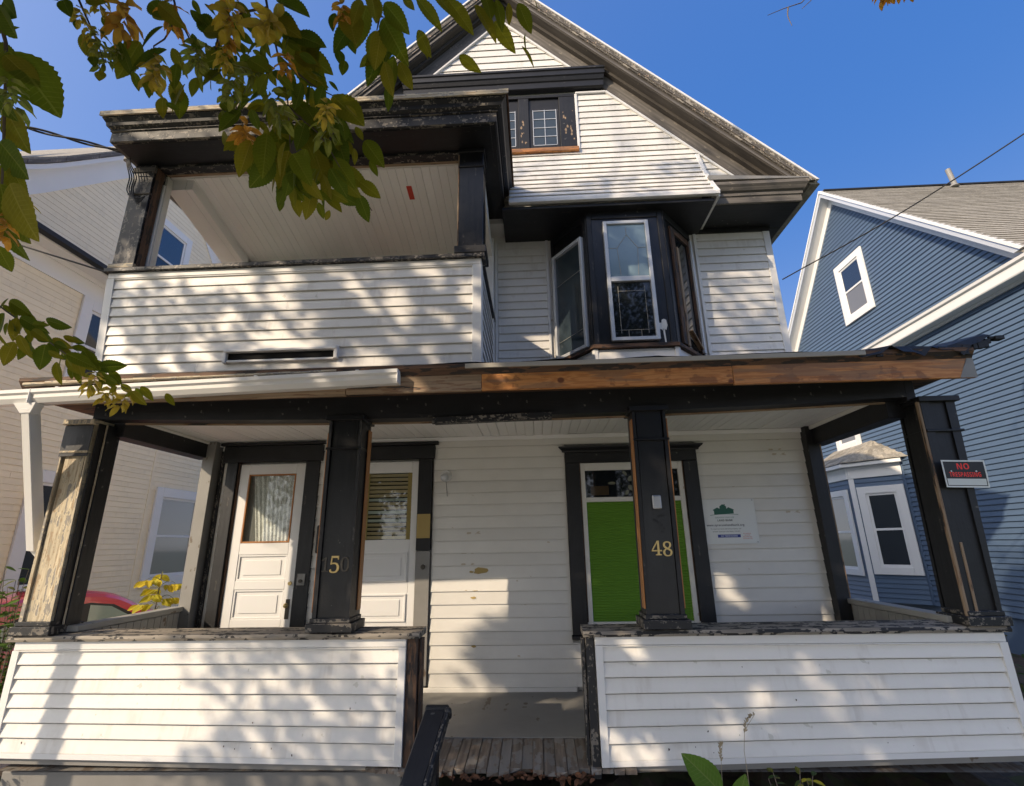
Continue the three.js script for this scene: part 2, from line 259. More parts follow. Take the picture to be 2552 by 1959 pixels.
// --- porch wall
{
  const w = hp('porch_wall', B(-3.74, 3.06, 0.52, 3.3, ZW - 0.08, ZW - 0.06), M.oldtrim);
  siding(w, { O: [0, 0, ZW] }, 0.60, 3.08, 19, (a, b) => { const r = [[-2.5, -2.19, -2.5, -2.19]]; r.push(b < 1.1 ? [-1.16, 3.02, -1.16, 3.02] : [-1.16, 0.34, -1.16, 0.34]); if (b >= 1.1) r.push([1.83, 3.02, 1.83, 3.02]); return r; }, M.oldwhite, { t: 0.013 });
  mesh(w, 'frieze_board', B(-3.7, 3.02, 3.08, 3.2, ZW - 0.002, ZW + 0.02), M.oldwhite[3]);
  mesh(w, 'base_board', B(-2.5, 0.36, 0.53, 0.598, ZW, ZW + 0.022), M.oldtrim);
  mesh(w, 'paint_chip', (() => { const g = new GB(); for (const [x, y, s] of [[-0.62, 1.72, 0.085], [-0.72, 1.71, 0.03], [-0.68, 1.53, 0.038], [-0.78, 1.53, 0.02], [-0.69, 0.98, 0.03], [-0.70, 1.45, 0.03]]) { const k = 10, q = []; for (let i = 0; i < k; i++) { const a = i / k * 6.283, r = s * R(0.7, 1.1); q.push([x + Math.cos(a) * r, y + Math.sin(a) * r * 0.42, ZW + 0.0165 - Math.max(-1, Math.sin(a)) * 0.003]); } g.poly(q); } return g; })(), M.tape);
}
// pilasters where the porch sides meet the wall
hp('pilaster', B(-3.86, -3.72, 0.55, 3.2, ZW - 0.04, ZW + 0.13), M.grey);
hp('pilaster', B(-3.70, -3.655, 0.55, 3.1, ZW, ZW + 0.035), M.peel);
{ const w = hp('wall_strip', B(-3.655, -3.60, 0.55, 3.1, ZW - 0.002, ZW + 0.012), M.oldtrim); }
hp('pilaster', B(3.02, 3.15, 0.55, 3.2, ZW - 0.04, ZW + 0.12), M.black);
hp('pilaster_trim', B(3.152, 3.17, 0.55, 3.05, ZW + 0.02, ZW + 0.11), M.oldpine);

// --- door with the lace curtain
function doorPanels(d, x0, x1, rows, z, mat) {
  for (const [a, b] of rows) {
    const g = new GB(); g.box(x0, x1, a, a + 0.022, z, z + 0.012).box(x0, x1, b - 0.022, b, z, z + 0.012).box(x0, x0 + 0.022, a + 0.022, b - 0.022, z, z + 0.012).box(x1 - 0.022, x1, a + 0.022, b - 0.022, z, z + 0.012);
    g.box(x0 + 0.07, x1 - 0.07, a + 0.06, b - 0.06, z, z + 0.007, { c: 0.006 }); mesh(d, 'panel', g, mat);
  }
}
{
  const c = hp('door_casing', new GB().box(-3.60, -3.475, 0.55, 2.96, ZW - 0.01, ZW + 0.05).box(-2.665, -2.50, 0.55, 2.96, ZW - 0.01, ZW + 0.04).box(-3.66, -2.47, 2.96, 3.15, ZW - 0.01, ZW + 0.055).box(-3.69, -2.44, 3.152, 3.185, ZW - 0.01, ZW + 0.09), M.black);
  mesh(c, 'jamb_strip', B(-3.475, -3.452, 0.55, 2.957, ZW - 0.01, ZW + 0.028), M.brown);
  const f = new GB(), X0 = -3.45, X1 = -2.668, z0 = ZW - 0.03, z1 = ZW + 0.012;
  f.box(X0, X0 + 0.11, 0.56, 2.94, z0, z1).box(X1 - 0.11, X1, 0.56, 2.94, z0, z1).box(X0 + 0.11, X1 - 0.11, 2.82, 2.94, z0, z1).box(X0 + 0.11, X1 - 0.11, 1.925, 2.05, z0, z1).box(X0 + 0.11, X1 - 0.11, 1.56, 1.65, z0, z1).box(X0 + 0.11, X1 - 0.11, 1.18, 1.26, z0, z1).box(X0 + 0.11, X1 - 0.11, 0.56, 0.75, z0, z1).box(X0 + 0.11, X1 - 0.11, 0.75, 1.925, z0, z1 - 0.018);
  const d = hp('front_door', f, M.white, 'white door with lace curtain behind its glass');
  doorPanels(d, X0 + 0.11, X1 - 0.11, [[1.65, 1.925], [1.26, 1.56], [0.75, 1.18]], z1 - 0.018, M.white);
  const gx0 = X0 + 0.11, gx1 = X1 - 0.11, gy0 = 2.05, gy1 = 2.82;
  mesh(d, 'glazing_bead', new GB().box(gx0, gx0 + 0.018, gy0, gy1, z1 - 0.02, z1 + 0.004).box(gx1 - 0.018, gx1, gy0, gy1, z1 - 0.02, z1 + 0.004).box(gx0 + 0.018, gx1 - 0.018, gy0, gy0 + 0.018, z1 - 0.02, z1 + 0.004).box(gx0 + 0.018, gx1 - 0.018, gy1 - 0.018, gy1, z1 - 0.02, z1 + 0.004), M.orangewood);
  mesh(d, 'pane', B(gx0, gx1, gy0, gy1, z1 - 0.012, z1 - 0.011, { c: 0 }), M.glass);
  mesh(d, 'room_behind', B(gx0, gx1, gy0, gy1, z0 - 0.012, z0 - 0.004, { c: 0 }), M.shade);
  // lace curtain: a pleated sheet with a woven pattern, its left edge drawn aside
  const cv = document.createElement('canvas'); cv.width = 512; cv.height = 512; const cx = cv.getContext('2d'); cx.fillStyle = '#bdbbb4'; cx.fillRect(0, 0, 512, 512);
  const r = mulberry(9); for (let i = 0; i < 900; i++) { cx.strokeStyle = `rgba(245,244,238,${0.25 + r() * 0.5})`; cx.lineWidth = 1 + r() * 3; cx.beginPath(); const x = r() * 512, y = r() * 512, q = 4 + r() * 16; cx.ellipse(x, y, q, q * (0.4 + r() * 0.6), r() * 3, 0, 6.3); cx.stroke(); }
  for (let i = 0; i < 60; i++) { cx.strokeStyle = 'rgba(250,250,245,.55)'; cx.lineWidth = 3; cx.beginPath(); for (let y = 0; y < 512; y += 8) cx.lineTo(i * 34 + 8 * Math.sin(y * 0.07 + i), y); cx.stroke(); }
  const lt = new THREE.CanvasTexture(cv); lt.colorSpace = THREE.SRGBColorSpace; lt.wrapS = lt.wrapT = THREE.RepeatWrapping;
  const lg = new THREE.PlaneGeometry(0.50, 0.75, 90, 24), p = lg.attributes.position;
  for (let i = 0; i < p.count; i++) { const x = p.getX(i), y = p.getY(i), u = x / 0.5 + 0.5, v = y / 0.75 + 0.5, fan = 1 - (1 - v) * 0.22; p.setXYZ(i, -3.06 + 0.25 - (1 - u) * 0.48 * fan, 2.435 + y, z0 + 0.008 + 0.006 * Math.sin(u * 55 + v * 1.5)); }
  lg.computeVertexNormals(); mesh(d, 'lace_curtain', lg, new THREE.MeshStandardMaterial({ map: lt, roughness: 0.9 }));
  const k = mesh(d, 'door_knob', new THREE.SphereGeometry(0.026, 20, 14).translate(X1 - 0.05, 1.40, z1 + 0.05), M.brass);
  mesh(d, 'lock_plate', B(X1 - 0.075, X1 - 0.03, 1.26, 1.46, z1, z1 + 0.006), M.dullbrass);
  mesh(d, 'lock_cylinder', new THREE.CylinderGeometry(0.02, 0.022, 0.014, 20).rotateX(Math.PI / 2).translate(X1 - 0.05, 1.62, z1 + 0.007), M.brass);
  mesh(c, 'doorbell', new GB().box(-2.63, -2.54, 1.60, 1.72, ZW + 0.04, ZW + 0.052), M.grey); mesh(c, 'bell_button', new THREE.CylinderGeometry(0.018, 0.018, 0.02, 16).rotateX(Math.PI / 2).translate(-2.585, 1.645, ZW + 0.062), M.dullbrass);
}
hp('mailbox', new RoundedBoxGeometry(0.16, 0.30, 0.09, 3, 0.02).translate(-2.36, 2.08, ZW + 0.06), M.black);

// --- door with the blind
{
  const c = hp('door_casing', new GB().box(-1.335, -1.175, 1.94, 2.95, ZW - 0.01, ZW + 0.045).box(-2.20, -2.06, 0.56, 2.95, ZW - 0.01, ZW + 0.045).box(-2.24, -1.15, 2.952, 3.11, ZW - 0.01, ZW + 0.05).box(-2.28, -1.11, 3.112, 3.15, ZW - 0.01, ZW + 0.085), M.black);
  mesh(c, 'bare_casing', B(-1.333, -1.177, 0.62, 1.937, ZW - 0.01, ZW + 0.038), M.grey, 'bare grey lower casing');
  mesh(c, 'patch_board', B(-1.33, -1.18, 2.07, 2.33, ZW + 0.045, ZW + 0.058), M.tape);
  mesh(c, 'bell_button', new THREE.CylinderGeometry(0.021, 0.026, 0.022, 18).rotateX(Math.PI / 2).translate(-1.25, 1.77, ZW + 0.049), M.dullbrass);
  const X0 = -2.06, X1 = -1.337, z0 = ZW - 0.03, z1 = ZW + 0.012, f = new GB();
  f.box(X0, X0 + 0.07, 0.56, 2.93, z0, z1).box(X1 - 0.075, X1, 0.56, 2.93, z0, z1).box(X0 + 0.07, X1 - 0.075, 2.80, 2.93, z0, z1).box(X0 + 0.07, X1 - 0.075, 0.56, 2.06, z0, z1);
  const d = hp('front_door', f, M.white, 'white door with a slatted blind behind its glass');
  doorPanels(d, X0 + 0.06, X1 - 0.09, [[1.62, 1.93], [1.22, 1.50], [0.80, 1.12]], z1, M.white);
  mesh(d, 'pane', B(X0 + 0.07, X1 - 0.075, 2.06, 2.80, z1 - 0.008, z1 - 0.007, { c: 0 }), M.glass);
  const slat = std(T.oldwhite, 0.6); slat.color.setRGB(0.62, 0.5, 0.3); const blue = std(T.clean, 0.6); blue.color.setRGB(0.62, 0.68, 0.62);
  mesh(d, 'room_behind', B(X0 + 0.07, X1 - 0.075, 2.06, 2.80, z0 - 0.012, z0 - 0.004, { c: 0 }), M.void);
  for (let i = 0; i < 16; i++) { const y = 2.085 + i * 0.046, m = new THREE.Matrix4().makeRotationX(R(0.35, 0.85)).setPosition((X0 + X1) / 2, y, z0 + 0.012); mesh(d, 'slat', B(-0.285, 0.285, -0.018, 0.018, -0.0015, 0.0015, { m, c: 0 }), [4, 6, 9].includes(i) ? blue : slat); }
  for (const x of [X0 + 0.11, X1 - 0.125]) mesh(d, 'blind_tape', B(x, x + 0.045, 2.06, 2.80, z0 + 0.026, z0 + 0.028, { c: 0 }), M.tape);
}
// --- window with the green blind and the leaded transom
{
  const c = hp('window_casing', new GB().box(0.345, 0.50, 1.08, 2.86, ZW - 0.01, ZW + 0.05).box(1.665, 1.82, 1.08, 2.86, ZW - 0.01, ZW + 0.05).box(0.345, 1.82, 2.862, 2.98, ZW - 0.01, ZW + 0.05)
    .mould([[0, 2.982], [0, 3.045], [0.075, 3.045], [0.07, 3.03], [0.035, 3.0], [0.03, 2.982]], (d, y) => [0.345 - d, y, ZW + 0.02 + d], (d, y) => [1.82 + d, y, ZW + 0.02 + d]).box(0.33, 1.835, 1.04, 1.078, ZW - 0.01, ZW + 0.08), M.black);
  const f = new GB(), a = 0.502, b = 1.663, z0 = ZW - 0.02, z1 = ZW + 0.024;
  f.box(a, a + 0.06, 1.08, 2.86, z0, z1).box(b - 0.06, b, 1.08, 2.86, z0, z1).box(a + 0.06, b - 0.06, 2.775, 2.86, z0, z1).box(a + 0.06, b - 0.06, 2.425, 2.475, z0, z1).box(a + 0.06, b - 0.06, 1.08, 1.20, z0, z1);
  const w = hp('window', f, M.oldtrim, 'window with green blind and leaded transom');
  mesh(w, 'worn_edge', new GB().box(a, a + 0.012, 1.2, 2.86, z1, z1 + 0.004).box(b - 0.012, b, 1.2, 2.86, z1, z1 + 0.004), M.brown);
  const x0 = a + 0.06, x1 = b - 0.06;
  const gm = new THREE.MeshPhysicalMaterial({ color: lin(0.11, 0.255, 0.014), roughness: 0.7 });
  for (let i = 0; i < 46; i++) { const y = 1.2 + i * (1.225 / 46); mesh(w, 'blind_slat', new GB().poly([[x0, y, z0 + 0.016], [x1, y, z0 + 0.016], [x1, y + 0.0135, z0 + 0.021], [x0, y + 0.0135, z0 + 0.021]]).poly([[x0, y + 0.0135, z0 + 0.021], [x1, y + 0.0135, z0 + 0.021], [x1, y + 0.0266, z0 + 0.016], [x0, y + 0.0266, z0 + 0.016]]), gm); }
  mesh(w, 'transom_pane', B(x0, x1, 2.475, 2.775, z0 + 0.008, z0 + 0.012, { c: 0 }), M.dark);
  mesh(w, 'amber_pane', B(x0 + 0.06, x0 + 0.26, 2.50, 2.60, z0 + 0.013, z0 + 0.015, { c: 0 }), new THREE.MeshPhysicalMaterial({ color: lin(0.07, 0.05, 0.03), roughness: 0.1 }));
  const petal = new THREE.MeshPhysicalMaterial({ color: lin(0.20, 0.205, 0.15), roughness: 0.12 }), lead = M.metal;
  for (const [dx, dy, rx, ry, an] of [[0.01, 0.05, 0.04, 0.028, 0.7], [0.11, 0.05, 0.04, 0.028, -0.7], [0.01, -0.055, 0.042, 0.028, -0.7], [0.11, -0.055, 0.042, 0.028, 0.7], [-0.05, 0.11, 0.036, 0.018, -0.9], [-0.04, -0.105, 0.034, 0.02, 1.0], [-0.20, 0.0, 0.045, 0.018, 0], [0.06, 0.13, 0.03, 0.02, 0]]) {
    const g = new THREE.CircleGeometry(1, 22).scale(rx, ry, 1).rotateZ(an).translate(x0 + 0.5 + dx, 2.63 + dy, z0 + 0.0145); mesh(w, 'petal', g, petal);
    mesh(w, 'lead_came', new THREE.TorusGeometry(1, 0.09, 6, 26).scale(rx, ry, 0.03).rotateZ(an).translate(x0 + 0.5 + dx, 2.63 + dy, z0 + 0.0145), M.rubber);
  }
}
// --- wall light
{
  const l = hp('wall_light', new THREE.CylinderGeometry(0.062, 0.068, 0.03, 28).rotateX(Math.PI / 2).translate(-1.02, 2.75, ZW + 0.03), M.white);
  mesh(l, 'lamp_socket', new THREE.CylinderGeometry(0.03, 0.038, 0.05, 20).rotateX(0.9).translate(-1.02, 2.745, ZW + 0.065), M.white); mesh(l, 'glass_globe', new THREE.SphereGeometry(0.045, 20, 14).translate(-1.02, 2.72, ZW + 0.105), M.alu);
  mesh(l, 'loose_wire', new THREE.TubeGeometry(new THREE.CatmullRomCurve3([V(-1.02, 2.72, ZW + 0.05), V(-1.01, 2.64, ZW + 0.03), V(-1.0, 2.52, ZW + 0.025)]), 12, 0.003, 5), M.rubber);
}
// --- porch floor
{
  const fl = hp('porch_floor', new GB().poly([[-4.1, 0.43, 0.0], [3.4, 0.43, 0.0], [3.4, 0.545, ZW], [-4.1, 0.545, ZW]], [0, 0, 1]).box(-4.1, 3.4, 0.28, 0.40, -0.75, -0.6), M.deck[1]);
  const FY = z => 0.452 + (z / ZW) * 0.10;
  mesh(fl, 'floor_sheet', (() => { const g = new GB(); g.mould([[-4.05, 0], [3.3, 0], [3.3, 0.008], [-4.05, 0.008]], (d, y) => [d, FY(-0.47) + y, -0.47], (d, y) => [d, FY(ZW) + y, ZW], [0, 0, 1]); return g; })(), M.grey);
  let x = -1.30; while (x < 0.62) { const w = R(0.078, 0.086), ze = 0.035 + R(-0.03, 0.03), h = R(-0.003, 0.003), g = new GB(); g.mould([[x, -0.03], [x + w - R(0.004, 0.012), -0.03], [x + w - R(0.003, 0.007), h], [x, h + R(-0.002, 0.002)]], (d, y) => [d, FY(ze) + y, ze + (rnd() < 0.4 ? R(-0.025, 0.01) : 0)], (d, y) => [d, FY(-0.48) + y, -0.48], [0, 0, 1]); mesh(fl, 'floor_board', g, M.deck[Math.floor(rnd() * 4)]); x += w; }
  hp('side_boards', B(-4.1, -1.32, 0.40, 0.452, -0.47, -0.15), M.deck[0]); hp('side_boards', B(0.63, 3.4, 0.40, 0.452, -0.47, -0.15), M.deck[0]);
}
// --- front panels of the porch
function porchPanel(x0, x1, yL, yR, n, lab) {
  const yb = x => yL + (yR - yL) * (x - x0) / (x1 - x0), top = 1.31;
  const p = hp('porch_panel', new GB().mould([[x0, 0], [x1, 0], [x1, 1], [x0, 1]], (d, y) => [d, y ? top : yb(d) + 0.01, -0.13], (d, y) => [d, y ? top : yb(d) + 0.01, -0.028]), M.oldtrim, lab);
  const yt = 1.245, e = (yt - 0.0) / n;
  for (let i = 0; i < n; i++) { // boards follow the sagging sill
    const g = new GB(), k = 8, q = [], a = x0 + 0.055, b = x1 - 0.055;
    for (let s = 0; s <= k; s++) { const x = a + (b - a) * s / k, Y = f => yb(x) + 0.035 + (yt - yb(x) - 0.035) * f, w = R(-0.0015, 0.0015); q.push([[x, Y(i / n) + 0.015, 0.007 + w], [x, Y(i / n), 0.008 + w], [x, Y(i / n), 0.012 + w], [x, Y(i / n) + 0.006, 0.0125 + w], [x, Y((i + 1) / n) - 0.010, -0.004 + w * 0.4], [x, Y((i + 1) / n) - 0.0095, -0.024], [x, Y((i + 1) / n) + 0.012, -0.025]]); }
    for (let s = 0; s < k; s++) for (let r = 0; r < 6; r++) g.poly([q[s][r], q[s + 1][r], q[s + 1][r + 1], q[s][r + 1]]);
    mesh(p, 'siding_board', g, M.vinyl[Math.floor(rnd() * 4)]);
  }
  mesh(p, 'top_trim', B(x0, x1, 1.248, top, -0.027, 0.012), M.white);
  mesh(p, 'trim_groove', B(x0 + 0.05, x1 - 0.05, 1.236, 1.246, -0.026, 0.016), M.vinyl[1]);
  mesh(p, 'corner_trim', new GB().mould([[x0, 0], [x0 + 0.055, 0], [x0 + 0.055, 1], [x0, 1]], (d, y) => [d, y ? 1.246 : yb(d), -0.027], (d, y) => [d, y ? 1.246 : yb(d), 0.017], [0, 1, 0]), M.white);
  mesh(p, 'corner_trim', new GB().mould([[x1 - 0.055, 0], [x1, 0], [x1, 1], [x1 - 0.055, 1]], (d, y) => [d, y ? 1.246 : yb(d), -0.027], (d, y) => [d, y ? 1.246 : yb(d), 0.017], [0, 1, 0]), M.white);
  mesh(p, 'bottom_trim', new GB().mould([[x0 + 0.056, 0], [x1 - 0.056, 0], [x1 - 0.056, 0.034], [x0 + 0.056, 0.034]], (d, y) => [d, yb(d) + y, -0.01], (d, y) => [d, yb(d) + y, 0.014]), M.white);
  mesh(p, 'sill_beam', new GB().mould([[x0, -0.045], [x1, -0.045], [x1, -0.004], [x0, -0.004]], (d, y) => [d, yb(d) + y, -0.14], (d, y) => [d, yb(d) + y, -0.016]), M.grey);
  const sc = new GB(); for (let k = 0; k < 9; k++) { const x = x0 + 0.2 + (x1 - x0 - 0.4) * rnd(), y = rnd() < 0.6 ? yb(x) + R(0.05, 0.12) : R(0.65, 1.15), s = R(0.003, 0.007), q = []; for (let i = 0; i < 6; i++) { const a = i * 1.047, r = s * R(0.4, 1.1); q.push([x + Math.cos(a) * r, y + Math.sin(a) * r * 1.6, 0.0145]); } sc.poly(q); } mesh(p, 'scuff_marks', sc, M.brown).userData.kind = 'stuff';
  return p;
}
porchPanel(-4.20, -1.035, 0.515, 0.462, 7, 'vinyl porch panel under the peeling corner post');
porchPanel(0.415, 3.42, 0.458, 0.535, 7, 'shaded vinyl porch panel');
hp('skirt_board', new GB().box(-4.12, -1.05, 0.05, 0.40, -0.12, -0.06), M.grey);
hp('end_post', new GB().box(-1.03, -0.945, 0.38, 1.32, -0.13, -0.005).box(-0.94, -0.915, 0.40, 1.30, -0.11, -0.03), M.brown);
hp('end_post', new GB().box(0.345, 0.41, 0.38, 1.30, -0.13, -0.005).box(0.315, 0.342, 0.40, 1.29, -0.12, -0.03), M.peel);
hp('rail_cap', new GB().mould([[-0.23, 1.315], [0.035, 1.312], [0.04, 1.33], [0.03, 1.352], [-0.23, 1.365]], (d, y) => [-4.26, y, d], (d, y) => [-0.93, y - 0.005, d]), M.railtop);
hp('rail_cap', new GB().mould([[-0.23, 1.315], [0.035, 1.312], [0.04, 1.33], [0.03, 1.352], [-0.23, 1.365]], (d, y) => [0.33, y - 0.005, d], (d, y) => [3.46, y + 0.005, d]), M.railtop);
// side rails
for (const [xa, xb, m] of [[-3.93, -3.80, M.railgrey], [3.12, 3.25, M.railgrey]]) {
  const s = hp('side_rail', new GB().box(xa + 0.03, xb - 0.03, 0.50, 1.36, ZW + 0.1, -0.2), m);
  mesh(s, 'rail_cap', new GB().box(xa, xb, 1.362, 1.41, ZW + 0.1, -0.1), m);
  const xi = xa < 0 ? xb - 0.03 : xa + 0.03, o = xa < 0 ? 0.009 : -0.009;
  for (let k = 0; k < 13; k++) { const z = ZW + 0.14 + k * 0.09; mesh(s, 'rail_board', B(xi, xi + o, 0.55, 1.355, z, z + 0.085), m); }
}
// --- porch columns
async function numberGlyph() { }
const font = await new FontLoader().loadAsync('fonts/droid/droid_serif_regular.typeface.json');
function glyph(s, size, depth = 0.006) { const g = new TextGeometry(s, { font, size, depth, curveSegments: 6, bevelEnabled: true, bevelThickness: 0.002, bevelSize: 0.0015, bevelSegments: 1 }); g.computeBoundingBox(); const c = g.boundingBox; g.translate(-(c.min.x + c.max.x) / 2, -(c.min.y + c.max.y) / 2, 0); return g; }
function column(x0, x1, xt0, xt1, y0, y1, mat, edge, lab, zf = 0.03) {
  const d = 0.25, L = (a, b, y) => a + (b - a) * (y - y0) / (y1 - y0);
  const taper = (g, ax0, ax1, ya, yb, za, zb) => g.mould([[0, ya], [1, ya], [1, yb], [0, yb]], (q, y) => [q ? L(x1, xt1, y) - ax1 : L(x0, xt0, y) + ax0, y, za], (q, y) => [q ? L(x1, xt1, y) - ax1 : L(x0, xt0, y) + ax0, y, zb], [0, 1, 0]);
  const c = hp('porch_column', taper(new GB(), 0.035, 0.035, y0, y1, zf - d, zf - 0.018), mat, lab);
  mesh(c, 'corner_board', taper(new GB(), 0, (x1 - x0) - 0.034, y0 + 0.06, y1 - 0.02, zf - d + 0.03, zf), edge);
  mesh(c, 'corner_board', taper(new GB(), (x1 - x0) - 0.034, 0, y0 + 0.06, y1 - 0.02, zf - d + 0.03, zf), edge);
  mesh(c, 'inner_face', taper(new GB(), 0.01, 0.01, y0 + 0.06, y1 - 0.02, zf - d - 0.03, zf - d), mat);
  const w = 0.035; mesh(c, 'base', new GB().box(x0 - w, x1 + w, y0 - 0.005, y0 + 0.06, zf - d - w, zf + 0.03).box(x0 - 0.012, x1 + 0.012, y0 + 0.062, y0 + 0.095, zf - d, zf + 0.012), M.peel);
  mesh(c, 'neck_band', B(xt0 - 0.01, xt1 + 0.01, y1 - 0.30, y1 - 0.28, zf - d, zf + 0.012), mat); mesh(c, 'capital', new GB().box(xt0 - 0.025, xt1 + 0.025, y1 - 0.045, y1, zf - d - 0.02, zf + 0.03), mat);
  return c;
}
{
  const c1 = column(-4.20, -3.93, -4.19, -3.95, 1.365, 3.13, M.cream, M.cream, 'corner column with cream paint peeling off');
  mesh(c1, 'dark_face', new GB().box(-3.928, -3.915, 1.45, 3.1, -0.21, 0.005), M.black); mesh(c1, 'edge_strip', new GB().box(-3.913, -3.90, 1.42, 3.1, -0.075, -0.06), M.cream); mesh(c1, 'dark_face', new GB().box(-3.913, -3.895, 1.42, 3.1, -0.22, -0.08), M.black);
  mesh(c1, 'neck_board', B(-4.205, -3.94, 2.80, 3.08, 0.031, 0.036), M.black);
  const c2 = column(-1.79, -1.49, -1.79, -1.50, 1.365, 3.10, M.blackgloss, M.black, 'glossy black column with a gold five');
  mesh(c2, 'worn_edge', new GB().box(-1.80, -1.791, 1.5, 2.95, -0.05, 0.022).box(-1.489, -1.48, 1.5, 3.0, -0.2, -0.12), M.orangewood);
  mesh(c2, 'house_number', glyph('5', 0.13).translate(-1.645, 1.86, 0.014), M.brass); mesh(c2, 'house_number', glyph('0', 0.11).translate(-1.56, 1.86, 0.013), M.dullbrass); mesh(c2, 'house_number', glyph('1', 0.11).translate(-1.725, 1.86, 0.013), M.dullbrass);
  const c3 = column(0.82, 1.11, 0.845, 1.125, 1.365, 3.11, M.blackgloss, M.black, 'glossy black column numbered forty eight');
  mesh(c3, 'worn_edge', new GB().bar([0.814, 1.5, -0.02], [0.838, 3.0, -0.02], 0.09, 0.012, [1, 0, 0]).bar([1.116, 1.5, -0.02], [1.130, 3.0, -0.02], 0.09, 0.012, [1, 0, 0]), M.orangewood);
  mesh(c3, 'house_number', glyph('4', 0.11).translate(0.945, 1.945, 0.014), M.brass); mesh(c3, 'house_number', glyph('8', 0.11).translate(1.03, 1.938, 0.014), M.brass);
  mesh(c3, 'key_box', new RoundedBoxGeometry(0.075, 0.115, 0.03, 3, 0.014).translate(0.98, 2.30, 0.028), M.metal);
  mesh(c3, 'old_glue', (() => { const g = new GB(); for (let k = 0; k < 9; k++) { const x = 0.99 + R(-0.04, 0.04), y = 2.13 + R(-0.07, 0.07), q = []; for (let i = 0; i < 7; i++) { const a = i / 7 * 6.28, r = R(0.005, 0.016); q.push([x + Math.cos(a) * r, y + Math.sin(a) * r, 0.0135 + k * 0.0002]); } g.poly(q); } return g; })(), M.rubber);
  const c4 = column(3.19, 3.43, 3.24, 3.52, 1.365, 3.12, M.black, M.black, 'black corner column behind the warning sign');
  mesh(c4, 'bare_strip', new GB().bar([3.185, 1.4, 0.02], [3.222, 3.08, 0.02], 0.03, 0.022, [1, 0, 0]), M.oldpine); mesh(c4, 'bare_strip', new GB().bar([3.25, 1.45, 0.033], [3.265, 1.95, 0.033], 0.012, 0.02, [1, 0, 0]), M.oldpine);
}
// --- beam with its sag, side beams, soffit, ceiling
{
  const sag = x => 3.155 - 0.085 * Math.max(0, 1 - Math.pow((x + 0.3) / 3.9, 2)), g = new GB(), k = 16;
  for (let i = 0; i < k; i++) { const a = -4.02 + 7.2 * i / k, b = -4.02 + 7.2 * (i + 1) / k; g.poly([[a, sag(a), -0.02], [b, sag(b), -0.02], [b, 3.30, -0.02], [a, 3.30, -0.02]]); g.poly([[a, sag(a), -0.02], [b, sag(b), -0.02], [b, sag(b), -0.16], [a, sag(a), -0.16]]); g.poly([[a, sag(a), -0.16], [b, sag(b), -0.16], [b, 3.30, -0.16], [a, 3.30, -0.16]]); }
  g.box(3.18, 3.26, 3.10, 3.30, -0.2, -0.02); hp('porch_beam', g, M.black);
  const e = new GB(); for (let i = 0; i < k; i++) { const a = -4.0 + 7.15 * i / k, b = -4.0 + 7.15 * (i + 1) / k, t = R(0.006, 0.014); e.mould([[-0.175, -0.016], [-0.162, -0.016], [-0.162, t], [-0.175, t]], (d, y) => [a, sag(a) + y, d], (d, y) => [b, sag(b) + y, d]); } hp('beam_strip', e, M.oldpine);
  hp('side_beam', new GB().box(-3.99, -3.82, 3.01, 3.27, ZW, -0.16), M.black); hp('side_beam', new GB().box(3.09, 3.26, 2.99, 3.26, ZW, -0.16), M.black);
  hp('beam_strip', B(-3.825, -3.80, 3.17, 3.20, ZW, -0.17), M.oldtrim); hp('beam_strip', B(3.07, 3.09, 3.16, 3.20, ZW, -0.17), M.oldtrim);
  hp('broken_trim', new GB().bar([-0.87, 3.035, 0.0], [0.16, 3.055, 0.0], 0.11, 0.05, [0, 1, 0]).bar([-0.88, 3.015, 0.04], [0.12, 3.03, 0.035], 0.03, 0.03, [0, 1, 0]), M.peel);
  const cl = hp('porch_ceiling', B(-3.9, 3.2, 3.215, 3.24, ZW, -0.1), M.oldtrim);
  let x = -3.82; while (x < 3.08) { const w = 0.098, dz = R(-0.003, 0.002) - (x > -0.9 && x < 0.3 ? R(0, 0.012) : 0); mesh(cl, 'ceiling_board', B(x, Math.min(x + w - 0.004, 3.08), 3.202 + dz, 3.213, ZW + R(0.01, 0.03), -0.165, { c: 0.003 }), M.inwhite[Math.floor(rnd() * 4)]); x += w; }
  mesh(cl, 'cove_trim', B(-3.8, 3.05, 3.15, 3.198, ZW + 0.021, ZW + 0.045), M.inwhite[0]);
}
